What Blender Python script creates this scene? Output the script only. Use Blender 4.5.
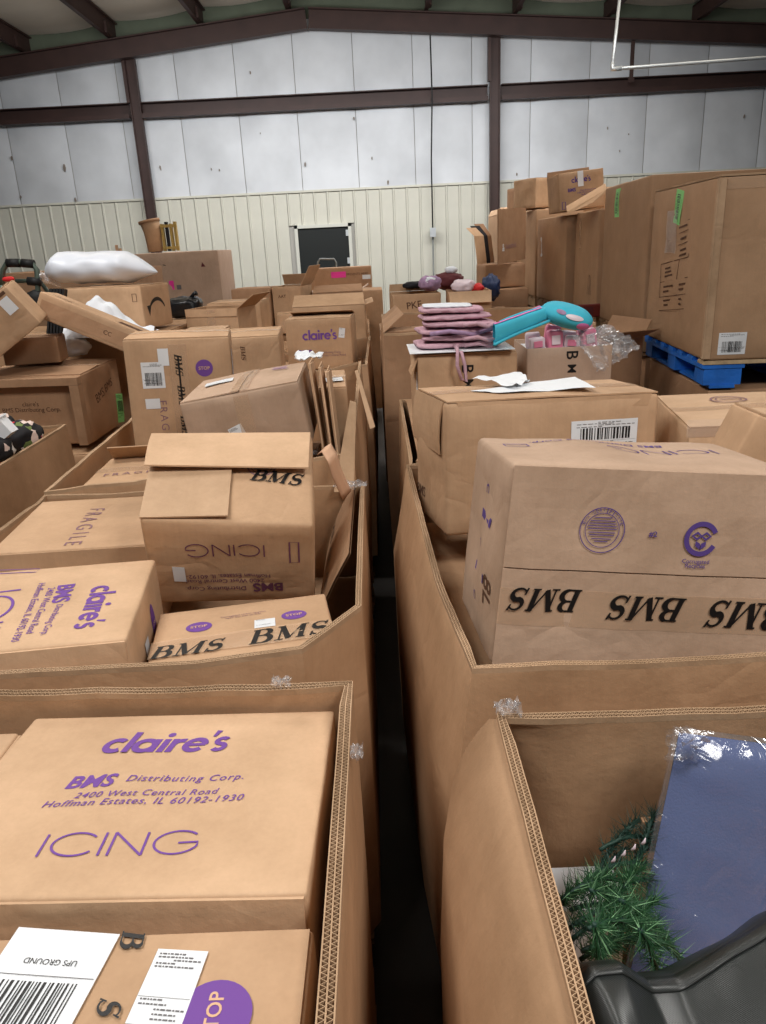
import bpy, bmesh, math, random
from mathutils import Vector, Matrix, Euler, noise
random.seed(7)
for o in list(bpy.data.objects): bpy.data.objects.remove(o)
scn = bpy.context.scene
C = scn.collection
def lin(r, g, b):
    f = lambda c: (c/255/12.92) if c/255 <= .04045 else ((c/255+.055)/1.055)**2.4
    return (f(r), f(g), f(b), 1)
# ------------------------------------------------------------------ camera
FPX, CZ, ROLL, YAW, PITCH = 750.0, 1.70, 0.050, -0.005410, 0.340965
_f = Vector((math.sin(YAW)*math.cos(PITCH), math.cos(YAW)*math.cos(PITCH), -math.sin(PITCH)))
_r = Vector((math.cos(YAW), -math.sin(YAW), 0)); _u = _r.cross(_f)
CR = _r*math.cos(ROLL)-_u*math.sin(ROLL); CU = _r*math.sin(ROLL)+_u*math.cos(ROLL); CF = _f
CAM = Vector((0, 0, CZ))
cd = bpy.data.cameras.new('camera'); cam = bpy.data.objects.new('camera', cd); C.objects.link(cam)
cd.sensor_fit = 'HORIZONTAL'; cd.sensor_width = 36; cd.lens = 36*FPX/766; cd.clip_start = .05
cam.matrix_world = Matrix(((CR.x, CU.x, -CF.x, 0), (CR.y, CU.y, -CF.y, 0), (CR.z, CU.z, -CF.z, CZ), (0, 0, 0, 1)))
scn.camera = cam
def ray(px, py): return CR*((px-383)/FPX)-CU*((py-512)/FPX)+CF
def atz(px, py, z): d = ray(px, py); return CAM+d*((z-CZ)/d.z)
def aty(px, py, y): d = ray(px, py); return CAM+d*(y/d.y)
# ------------------------------------------------------------------ light
w = bpy.data.worlds.new('world'); scn.world = w; w.use_nodes = True
w.node_tree.nodes['Background'].inputs[0].default_value = (.86, .93, 1, 1)
w.node_tree.nodes['Background'].inputs[1].default_value = .08
def lamp(name, loc, sx, sy, power, col=(1, .96, .9), rot=(0, 0, 0)):
    l = bpy.data.lights.new(name, 'AREA'); l.shape = 'RECTANGLE'; l.size = sx; l.size_y = sy; l.energy = power; l.color = col
    o = bpy.data.objects.new(name, l); o.location = loc; o.rotation_euler = rot; C.objects.link(o)
lamp('bay_and_fill_lamp', (2.2, -.5, 4.4), 1.3, 1.3, 135, (1, .97, .93))
lamp('bay_and_fill_lamp', (-1.5, -.3, 4.5), 1.4, 1.4, 95, (1, .97, .93))
lamp('bay_and_fill_lamp', (-2.2, 3.2, 4.5), 1.6, 1.6, 95, (1, .98, .95))
lamp('bay_and_fill_lamp', (2.6, 7.0, 4.5), 1.6, 1.6, 80, (1, .98, .95))
lamp('bay_and_fill_lamp', (-.4, 10.6, 4.2), 8, .6, 255, (.98, .985, 1), (.55, 0, 0))  # unseen fill light, added and tilted to brighten the end wall
lamp('ceiling_fill_light', (-2.5, 8.5, 4.0), 5, 1.2, 210, (1, .97, .9), (math.pi, 0, 0))  # upward fill with no visible source, added to lighten the left ceiling
lamp('ceiling_fill_light', (4.0, 8.5, 4.0), 4, 1.2, 100, (1, .97, .9), (math.pi, 0, 0))  # second added upward fill, lightens the right ceiling
scn.view_settings.view_transform = 'Standard'; scn.view_settings.look = 'None'
scn.view_settings.gamma = 1; scn.view_settings.use_curve_mapping = False
scn.view_settings.exposure = 0.12
# ------------------------------------------------------------------ materials
def newmat(name):
    m = bpy.data.materials.new(name); m.use_nodes = True; nt = m.node_tree
    return m, nt, nt.nodes['Principled BSDF'], nt.nodes.new, nt.links.new
def plain(name, col, rough=.6, metal=0, spec=.4, var=.0, scale=8, bump=0, bscale=60):
    m, nt, b, N, L = newmat(name)
    b.inputs['Roughness'].default_value = rough; b.inputs['Metallic'].default_value = metal
    b.inputs['Specular IOR Level'].default_value = spec
    c = lin(*col); b.inputs['Base Color'].default_value = c
    tc = N('ShaderNodeTexCoord')
    if var:
        n = N('ShaderNodeTexNoise'); n.inputs['Scale'].default_value = scale; n.inputs['Detail'].default_value = 5
        L(tc.outputs['Object'], n.inputs['Vector'])
        r = N('ShaderNodeValToRGB'); r.color_ramp.elements[0].position = .3; r.color_ramp.elements[1].position = .7
        r.color_ramp.elements[0].color = tuple(x*(1-var) for x in c[:3])+(1,)
        r.color_ramp.elements[1].color = tuple(min(1, x*(1+var*.6)) for x in c[:3])+(1,)
        L(n.outputs['Fac'], r.inputs['Fac']); L(r.outputs['Color'], b.inputs['Base Color'])
    if bump:
        n2 = N('ShaderNodeTexNoise'); n2.inputs['Scale'].default_value = bscale; n2.inputs['Detail'].default_value = 4
        L(tc.outputs['Object'], n2.inputs['Vector'])
        bp = N('ShaderNodeBump'); bp.inputs['Strength'].default_value = bump; bp.inputs['Distance'].default_value = .01
        L(n2.outputs['Fac'], bp.inputs['Height']); L(bp.outputs['Normal'], b.inputs['Normal'])
    return m
def cardboard(name, col, flute=1.0, stain=.22):
    m, nt, b, N, L = newmat(name); c = lin(*col)
    b.inputs['Roughness'].default_value = .72; b.inputs['Specular IOR Level'].default_value = .28
    tc = N('ShaderNodeTexCoord'); oi = N('ShaderNodeObjectInfo')
    add = N('ShaderNodeVectorMath'); add.operation = 'ADD'
    L(tc.outputs['Object'], add.inputs[0])
    rv = N('ShaderNodeCombineXYZ'); mul = N('ShaderNodeMath'); mul.operation = 'MULTIPLY'; mul.inputs[1].default_value = 31
    L(oi.outputs['Random'], mul.inputs[0]); L(mul.outputs[0], rv.inputs[0]); L(mul.outputs[0], rv.inputs[1]); L(rv.outputs[0], add.inputs[1])
    big = N('ShaderNodeTexNoise'); big.inputs['Scale'].default_value = 4; big.inputs['Detail'].default_value = 6; big.inputs['Roughness'].default_value = .65
    L(add.outputs[0], big.inputs['Vector'])
    r = N('ShaderNodeValToRGB'); e = r.color_ramp.elements
    e[0].position = .28; e[1].position = .72
    e[0].color = (c[0]*(1-stain), c[1]*(1-stain*1.1), c[2]*(1-stain*1.25), 1); e[1].color = (min(1, c[0]*1.12), min(1, c[1]*1.13), min(1, c[2]*1.15), 1)
    L(big.outputs['Fac'], r.inputs['Fac'])
    # fibre streaks along the flutes
    mp = N('ShaderNodeMapping'); mp.inputs['Scale'].default_value = (140, 140, 5)
    L(add.outputs[0], mp.inputs['Vector'])
    fib = N('ShaderNodeTexNoise'); fib.inputs['Scale'].default_value = 1; fib.inputs['Detail'].default_value = 3
    L(mp.outputs[0], fib.inputs['Vector'])
    mx = N('ShaderNodeMix'); mx.data_type = 'RGBA'; mx.blend_type = 'MULTIPLY'; mx.inputs['Factor'].default_value = .13
    fr = N('ShaderNodeValToRGB'); fr.color_ramp.elements[0].position = .3; fr.color_ramp.elements[0].color = (.72, .7, .68, 1); fr.color_ramp.elements[1].position = .65
    L(fib.outputs['Fac'], fr.inputs['Fac']); L(r.outputs['Color'], mx.inputs['A']); L(fr.outputs['Color'], mx.inputs['B'])
    # per-carton tone
    hs = N('ShaderNodeHueSaturation'); mr = N('ShaderNodeMapRange'); mr.inputs['To Min'].default_value = .9; mr.inputs['To Max'].default_value = 1.08
    L(oi.outputs['Random'], mr.inputs['Value']); L(mr.outputs[0], hs.inputs['Value']); L(mx.outputs['Result'], hs.inputs['Color'])
    L(hs.outputs['Color'], b.inputs['Base Color'])
    bn = N('ShaderNodeTexNoise'); bn.inputs['Scale'].default_value = 22; bn.inputs['Detail'].default_value = 7; bn.inputs['Roughness'].default_value = .6
    L(add.outputs[0], bn.inputs['Vector'])
    bp = N('ShaderNodeBump'); bp.inputs['Strength'].default_value = .35; bp.inputs['Distance'].default_value = .006
    L(bn.outputs['Fac'], bp.inputs['Height'])
    cn = N('ShaderNodeTexNoise'); cn.inputs['Scale'].default_value = 3.2; cn.inputs['Detail'].default_value = 2.5; cn.inputs['Distortion'].default_value = .6
    L(add.outputs[0], cn.inputs['Vector']); c1 = N('ShaderNodeMath'); c1.operation = 'SUBTRACT'; c1.inputs[1].default_value = .5; L(cn.outputs['Fac'], c1.inputs[0])
    c2 = N('ShaderNodeMath'); c2.operation = 'ABSOLUTE'; L(c1.outputs[0], c2.inputs[0]); c3 = N('ShaderNodeMapRange'); c3.inputs['From Max'].default_value = .05; L(c2.outputs[0], c3.inputs['Value'])
    cb = N('ShaderNodeBump'); cb.inputs['Strength'].default_value = .30; cb.inputs['Distance'].default_value = .003; L(c3.outputs[0], cb.inputs['Height']); L(bp.outputs['Normal'], cb.inputs['Normal']); bp = cb
    bp2 = N('ShaderNodeBump'); bp2.inputs['Strength'].default_value = .10*flute; bp2.inputs['Distance'].default_value = .002
    L(fib.outputs['Fac'], bp2.inputs['Height']); L(bp.outputs['Normal'], bp2.inputs['Normal']); L(bp2.outputs['Normal'], b.inputs['Normal'])
    return m
def film(name, tint=(1, 1, 1), base=.05, gain=.75, rough=.12, milky=0.0):
    m = bpy.data.materials.new(name); m.use_nodes = True; nt = m.node_tree; nt.nodes.clear(); N = nt.nodes.new; L = nt.links.new
    out = N('ShaderNodeOutputMaterial'); tr = N('ShaderNodeBsdfTransparent'); tr.inputs[0].default_value = (*tint, 1)
    gl = N('ShaderNodeBsdfGlossy'); gl.inputs['Roughness'].default_value = rough; gl.inputs[0].default_value = (1, 1, 1, 1)
    fr = N('ShaderNodeFresnel'); fr.inputs['IOR'].default_value = 1.5
    ma = N('ShaderNodeMath'); ma.operation = 'MULTIPLY_ADD'; ma.inputs[1].default_value = gain; ma.inputs[2].default_value = base; ma.use_clamp = True
    L(fr.outputs[0], ma.inputs[0]); mx = N('ShaderNodeMixShader'); L(ma.outputs[0], mx.inputs[0]); L(tr.outputs[0], mx.inputs[1]); L(gl.outputs[0], mx.inputs[2])
    last = mx
    tc = N('ShaderNodeTexCoord'); n = N('ShaderNodeTexNoise'); n.inputs['Scale'].default_value = 18; n.inputs['Detail'].default_value = 3; n.inputs['Distortion'].default_value = 1.2
    bp = N('ShaderNodeBump'); bp.inputs['Strength'].default_value = .5; bp.inputs['Distance'].default_value = .02
    L(tc.outputs['Object'], n.inputs['Vector']); L(n.outputs['Fac'], bp.inputs['Height']); L(bp.outputs[0], gl.inputs['Normal'])
    if milky:
        df = N('ShaderNodeBsdfDiffuse'); df.inputs[0].default_value = (.9, .92, .95, 1)
        m2 = N('ShaderNodeMixShader'); m2.inputs[0].default_value = milky; L(mx.outputs[0], m2.inputs[1]); L(df.outputs[0], m2.inputs[2]); last = m2
    L(last.outputs[0], out.inputs[0])
    return m
MT = dict(
    kraft=cardboard('kraft_board', (197, 161, 127)), light=cardboard('pale_kraft_board', (206, 171, 137)), brown=cardboard('brown_kraft_board', (172, 135, 104)),
    grey=cardboard('grey_kraft_board', (190, 161, 137)), tall=cardboard('tall_bin_board', (172, 138, 107), stain=.12), bin=cardboard('bin_board', (184, 147, 113), stain=.25),
    inner=cardboard('bin_inner_board', (180, 144, 111), stain=.18), edge=cardboard('cut_board_edge', (190, 158, 126), stain=.35), pinkish=cardboard('faded_board', (176, 150, 130), stain=.1),
    purple=plain('purple_ink', (112, 70, 150), .7), purpled=plain('dark_purple_ink', (84, 62, 132), .7), plum=plain('plum_ink', (108, 62, 88), .7), black=plain('black_ink', (18, 17, 18), .5), greyink=plain('grey_ink', (105, 103, 105), .7), brownink=plain('brown_ink', (92, 62, 44), .75),
    faint=plain('faint_ink', (138, 104, 110), .8), white=plain('label_paper', (226, 229, 232), .55, var=.05), paper=plain('white_paper', (232, 235, 238), .6, bump=.2, bscale=20), green=plain('green_label', (140, 215, 130), .6), dgreen=plain('dark_green_label', (60, 120, 50), .6), pink=plain('pink_label', (235, 60, 160), .5),
    tan=plain('unprinted_board', (214, 172, 140), .7), tape=None, wrap=film('clear_wrap', (.97, .98, 1), .02, .5, .16, .05), crinkle=film('crinkled_film', (.99, .99, 1), .03, .35, .25, .10),
    wood=plain('pallet_wood', (150, 122, 92), .8, var=.35, scale=14, bump=.3, bscale=40), bluewood=plain('blue_pallet_paint', (34, 110, 205), .6, var=.3, scale=10, bump=.3, bscale=40),
    chip=plain('bare_wood', (190, 165, 130), .8, var=.25, scale=30), floor=plain('concrete', (64, 61, 58), .55, var=.3, scale=2.5, bump=.1, bscale=30),
    siding=plain('cream_siding', (204, 203, 190), .5, var=.1, scale=1.6), insul=plain('white_insulation_facing', (205, 209, 213), .55, var=.16, scale=1.3, bump=.25, bscale=3), roof=plain('roof_insulation', (196, 186, 172), .6, var=.12, scale=1.2, bump=.3, bscale=3),
    steel=plain('brown_steel', (60, 41, 37), .55, var=.2, scale=4), gstrip=plain('shaded_green_strip', (92, 100, 84), .7, var=.15, scale=3), doorm=plain('dark_door_paint', (20, 26, 26), .5), frame=plain('door_frame_paint', (205, 206, 196), .5),
    galv=plain('galvanised_pipe', (205, 212, 216), .35, metal=.5), conduit=plain('grey_conduit', (120, 124, 122), .5), cable=plain('black_cable', (22, 22, 22), .5), stain=plain('torn_facing', (132, 122, 112), .9), seam=plain('seam_backing', (176, 174, 168), .8),
    navy=plain('blue_fabric', (70, 86, 132), .8, var=.08, scale=5, bump=.15, bscale=300), vinyl=None, needle=plain('pine_needles', (30, 74, 40), .55), needle2=plain('pale_pine_needles', (120, 165, 118), .55), needle3=plain('dark_pine_needles', (28, 58, 48), .55),
    pinkcloth=plain('pink_cloth', (206, 166, 178), .9, var=.12, scale=12, bump=.4, bscale=120), whitecloth=plain('white_cloth', (228, 232, 238), .8, bump=.2, bscale=50), cyan=plain('cyan_cloth', (70, 190, 215), .75, var=.1, scale=10), cpink=plain('bright_pink_cloth', (232, 130, 196), .75), maroon=plain('maroon_cloth', (96, 44, 48), .85), lilac=plain('lilac_cloth', (170, 140, 172), .85, var=.3, scale=40), red=plain('red_cloth', (214, 44, 46), .7), dark=plain('dark_cloth', (30, 28, 34), .8),
    foam=plain('white_foam_bag', (226, 231, 240), .35, bump=.15, bscale=12), blackbag=plain('black_bag', (22, 24, 27), .28, bump=.5, bscale=18), metalg=plain('green_grey_tube', (84, 96, 86), .4, metal=.3), grip=plain('black_grip', (20, 20, 21), .6), packw=plain('pale_packet', (232, 214, 222), .35), packp=plain('pink_packet', (236, 140, 170), .35), gold=plain('yellow_wood', (176, 150, 84), .6), redbox=plain('dark_red_print', (112, 40, 34), .5), bluet=plain('blue_tarp', (28, 46, 84), .6),
)
def vinyl():
    m, nt, b, N, L = newmat('black_vinyl'); b.inputs['Base Color'].default_value = lin(34, 38, 37); b.inputs['Roughness'].default_value = .36; b.inputs['Specular IOR Level'].default_value = .8
    tc = N('ShaderNodeTexCoord'); wv = N('ShaderNodeTexWave'); wv.inputs['Scale'].default_value = 220; wv.inputs['Distortion'].default_value = .4
    wv.bands_direction = 'DIAGONAL'; L(tc.outputs['Object'], wv.inputs['Vector']); bp = N('ShaderNodeBump'); bp.inputs['Strength'].default_value = .35; bp.inputs['Distance'].default_value = .001
    L(wv.outputs['Fac'], bp.inputs['Height']); L(bp.outputs[0], b.inputs['Normal']); return m
MT['vinyl'] = vinyl()
def tapemat():
    m, nt, b, N, L = newmat('clear_tape'); b.inputs['Base Color'].default_value = lin(214, 182, 150); b.inputs['Roughness'].default_value = .22
    out = [n for n in nt.nodes if n.type == 'OUTPUT_MATERIAL'][0]; tr = N('ShaderNodeBsdfTransparent'); mx = N('ShaderNodeMixShader'); mx.inputs[0].default_value = .42
    L(tr.outputs[0], mx.inputs[1]); L(b.outputs[0], mx.inputs[2]); L(mx.outputs[0], out.inputs[0]); return m
MT['tape'] = tapemat()
def floral():
    m, nt, b, N, L = newmat('floral_cloth'); tc = N('ShaderNodeTexCoord'); v = N('ShaderNodeTexVoronoi'); v.inputs['Scale'].default_value = 22
    L(tc.outputs['Object'], v.inputs['Vector']); r = N('ShaderNodeValToRGB'); r.color_ramp.interpolation = 'CONSTANT'
    els = [(0, (18, 16, 20)), (.42, (200, 40, 52)), (.52, (226, 224, 220)), (.68, (24, 22, 26)), (.84, (104, 122, 66)), (.93, (222, 200, 190))]
    for i, (p, c) in enumerate(els):
        e = r.color_ramp.elements[i] if i < 2 else r.color_ramp.elements.new(p)
        e.position = p; e.color = lin(*c)
    sp = N('ShaderNodeSeparateColor'); L(v.outputs['Color'], sp.inputs[0]); L(sp.outputs[0], r.inputs['Fac']); L(r.outputs['Color'], b.inputs['Base Color']); b.inputs['Roughness'].default_value = .85
    return m
MT['floral'] = floral()
# ------------------------------------------------------------------ object helpers
def link(name, me, mat, parent=None, smooth=False):
    o = bpy.data.objects.new(name, me); C.objects.link(o)
    if mat is not None and not me.materials: me.materials.append(MT[mat] if isinstance(mat, str) else mat)
    if parent is not None: o.parent = parent
    if smooth:
        for p in me.polygons: p.use_smooth = True
    return o
def mesh(name, vs, fs, mat, parent=None, smooth=False):
    me = bpy.data.meshes.new(name); me.from_pydata([tuple(v) for v in vs], [], fs); me.update()
    return link(name, me, mat, parent, smooth)
def tag(o, label, cat, group=None, kind=None):
    if label: o['label'] = label
    if cat: o['category'] = cat
    if group: o['group'] = group
    if kind: o['kind'] = kind
    return o
def thing(name, label, cat, loc=(0, 0, 0), rot=(0, 0, 0), group=None):
    o = bpy.data.objects.new(name, None); C.objects.link(o); o.location = loc; o.rotation_euler = rot; o.empty_display_size = .1
    return tag(o, label, cat, group)
def struct(o, label=None, cat=None): o['kind'] = 'structure'; return tag(o, label, cat)
def box_geo(x0, x1, y0, y1, z0, z1):
    v = [(x0, y0, z0), (x1, y0, z0), (x1, y1, z0), (x0, y1, z0), (x0, y0, z1), (x1, y0, z1), (x1, y1, z1), (x0, y1, z1)]
    f = [(0, 3, 2, 1), (4, 5, 6, 7), (0, 1, 5, 4), (1, 2, 6, 5), (2, 3, 7, 6), (3, 0, 4, 7)]
    return v, f
def slab(name, b, mat, parent=None):
    v, f = box_geo(*b); return mesh(name, v, f, mat, parent)
def beam_geo(p, q, w, h, up=Vector((0, 0, 1))):
    p, q = Vector(p), Vector(q); d = (q-p).normalized(); s = d.cross(up)
    s = s.normalized() if s.length > 1e-4 else Vector((1, 0, 0)); n = s.cross(d).normalized()
    vs = []
    for e in (p, q):
        for a, b in ((-1, -1), (1, -1), (1, 1), (-1, 1)): vs.append(e+s*(a*w/2)+n*(b*h/2))
    return vs, [(0, 1, 2, 3), (7, 6, 5, 4), (0, 4, 5, 1), (1, 5, 6, 2), (2, 6, 7, 3), (3, 7, 4, 0)]
def join(*gs):
    V, F = [], []
    for v, f in gs:
        k = len(V); V += list(v); F += [tuple(i+k for i in p) for p in f]
    return V, F
def tube_geo(pts, r, n=8, cap=True):
    pts = [Vector(p) for p in pts]; V, F = [], []; prev = None
    for i, p in enumerate(pts):
        d = (pts[min(i+1, len(pts)-1)]-pts[max(i-1, 0)]).normalized()
        a = d.orthogonal().normalized() if prev is None else (prev-d*prev.dot(d)).normalized()
        prev = a; b = d.cross(a); rr = r[i] if isinstance(r, (list, tuple)) else r
        for k in range(n): t = 2*math.pi*k/n; V.append(p+(a*math.cos(t)+b*math.sin(t))*rr)
    for i in range(len(pts)-1):
        for k in range(n): F.append((i*n+k, i*n+(k+1) % n, (i+1)*n+(k+1) % n, (i+1)*n+k))
    if cap: F.append(tuple(range(n-1, -1, -1))); F.append(tuple((len(pts)-1)*n+k for k in range(n)))
    return V, F
def tube(name, pts, r, mat, parent=None, n=8): v, f = tube_geo(pts, r, n); return mesh(name, v, f, mat, parent, True)
# ------------------------------------------------------------------ lettering
def ribbon(pts, w, closed=False):
    pts = [Vector((p[0], p[1])) for p in pts]; n = len(pts); V, F = [], []
    for i, p in enumerate(pts):
        a = pts[(i-1) % n] if closed or i else p; b = pts[(i+1) % n] if closed or i < n-1 else p
        d = (b-a).normalized(); nn = Vector((-d.y, d.x)); ww = (w[i] if isinstance(w, (list, tuple)) else w)/2
        V += [p+nn*ww, p-nn*ww]
    for i in range(n if closed else n-1):
        j = (i+1) % n; F.append((2*i, 2*i+1, 2*j+1, 2*j))
    return [(v.x, v.y) for v in V], F
def arc(cx, cy, rx, ry, a0, a1, n=14):
    return [(cx+rx*math.cos(math.radians(a0+(a1-a0)*i/n)), cy+ry*math.sin(math.radians(a0+(a1-a0)*i/n))) for i in range(n+1)]
def disc2(cx, cy, rx, ry, n=32):
    p = arc(cx, cy, rx, ry, 0, 360, n)[:-1]; return p, [tuple(range(n))]
def ring2(cx, cy, r, w, n=40): return ribbon(arc(cx, cy, r, r, 0, 360, n)[:-1], w, True)
def rect2(x0, y0, x1, y1): return [(x0, y0), (x1, y0), (x1, y1), (x0, y1)], [(0, 1, 2, 3)]
def shift2(g, dx=0, dy=0, s=1, sh=0): return [((x+sh*y)*s+dx, y*s+dy) for x, y in g[0]], g[1]
def _claires():
    t = .17; R = .24; gs = []; x = 0
    gs.append(ribbon(arc(.28, .3, R, R, 50, 310), t)); x = .56
    gs.append(ribbon([(x+.06, 0), (x+.06, .92)], t)); x = .76
    gs += [ribbon(arc(x+.28, .3, R, R, 0, 360, 24)[:-1], t, True), ribbon([(x+.53, 0), (x+.53, .6)], t)]; x = 1.46
    gs += [ribbon([(x+.06, 0), (x+.06, .6)], t), disc2(x+.06, .8, .1, .1, 14)]; x = 1.68
    gs += [ribbon([(x+.06, 0), (x+.06, .6)], t), ribbon(arc(x+.27, .32, .21, .2, 160, 70, 6), t)]; x = 2.06
    gs += [ribbon(arc(x+.28, .3, R, R, -40, -360, 20), t), ribbon([(x+.05, .31), (x+.55, .31)], t*.7)]; x = 2.66
    gs += [ribbon([(x+.1, .92), (x+.04, .64)], [t*.9, t*.5])]; x = 2.8
    s = arc(x+.2, .43, .13, .12, 30, 270, 9)[:-1]+arc(x+.2, .17, .14, .13, 90, -150, 10)
    gs.append(ribbon(s, t*.85))
    return join(*gs)
def _icing():
    t = .055; gs = [ribbon([(0, 0), (0, .7)], t)]; x = .18
    gs.append(ribbon(arc(x+.52, .35, .5, .35, 38, 322, 26), t)); x = 1.3
    gs.append(ribbon([(x, 0), (x, .7)], t)); x = 1.5
    gs += [ribbon([(x, 0), (x, .7)], t), ribbon([(x, .7), (x+.72, 0)], t), ribbon([(x+.72, 0), (x+.72, .7)], t)]; x = 2.4
    gs.append(ribbon(arc(x+.52, .35, .5, .35, 38, 335, 26)+[(x+.98, .33), (x+.55, .33)], t))
    return join(*gs)
def _bms(pick=None):
    th, tn = .15, .05; gs = []
    gs += [ribbon([(.12, 0), (.12, .7)], th), ribbon([(0, .68), (.3, .68)], tn), ribbon([(0, .02), (.3, .02)], tn)]
    gs.append(ribbon([(.2, .68)]+arc(.3, .53, .17, .15, 90, -90, 10)+[(.2, .38)], [tn]+[tn+(th-tn)*math.sin(math.pi*i/10) for i in range(11)]+[tn]))
    gs.append(ribbon([(.2, .37)]+arc(.33, .195, .2, .175, 90, -90, 10)+[(.2, .02)], [tn]+[tn+(th*1.1-tn)*math.sin(math.pi*i/10) for i in range(11)]+[tn]))
    x = .68
    gs += [ribbon([(x+.1, 0), (x+.1, .7)], tn), ribbon([(x+.1, .7), (x+.36, .03)], th), ribbon([(x+.36, .03), (x+.66, .7)], tn*1.1), ribbon([(x+.68, 0), (x+.68, .7)], th)]
    for c in (x+.1, x+.68): gs.append(ribbon([(c-.12, .02), (c+.12, .02)], tn))
    gs += [ribbon([(x-.02, .68), (x+.14, .68)], tn), ribbon([(x+.66, .68), (x+.82, .68)], tn)]
    x = 1.62; s = arc(x+.22, .51, .18, .17, 25, 255, 12)+arc(x+.22, .19, .2, .18, 75, -160, 12); n = len(s)
    gs.append(ribbon(s, [tn+(th*1.05-tn)*math.exp(-((i-n/2)/(n*.24))**2) for i in range(n)]))
    gs += [ribbon([(x+.4, .72), (x+.36, .52)], [tn*1.2, tn]), ribbon([(x+.02, -.02), (x+.05, .2)], [tn*1.2, tn])]
    if pick is not None: gs = gs[pick]
    return shift2(join(*gs), sh=.28)
_tc = {}
def txt(s, bold=0, shear=0, space=1, lines=.9):
    key = (s, bold, shear, space, lines)
    if key not in _tc:
        cu = bpy.data.curves.new('t', 'FONT'); cu.body = s; cu.size = 1; cu.offset = bold; cu.shear = shear; cu.space_character = space; cu.space_line = lines; cu.align_x = 'CENTER'; cu.fill_mode = 'FRONT'; cu.resolution_u = 3
        o = bpy.data.objects.new('t', cu); C.objects.link(o); me = bpy.data.meshes.new_from_object(o)
        _tc[key] = ([(v.co.x, v.co.y) for v in me.vertices], [tuple(p.vertices) for p in me.polygons])
        bpy.data.objects.remove(o); bpy.data.curves.remove(cu); bpy.data.meshes.remove(me)
    return _tc[key]
def norm2(g):
    xs = [p[0] for p in g[0]]; ys = [p[1] for p in g[0]]; cx, cy = (min(xs)+max(xs))/2, (min(ys)+max(ys))/2; W = max(xs)-min(xs)
    return [((x-cx)/W, (y-cy)/W) for x, y in g[0]], g[1]
CLAIRES, ICING, BMS = norm2(_claires()), norm2(_icing()), norm2(_bms())
BMS_B, BMS_S = norm2(_bms(slice(0, 5))), norm2(_bms(slice(-3, None)))
CLAIRES_I = norm2(shift2(_claires(), sh=.18))
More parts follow.
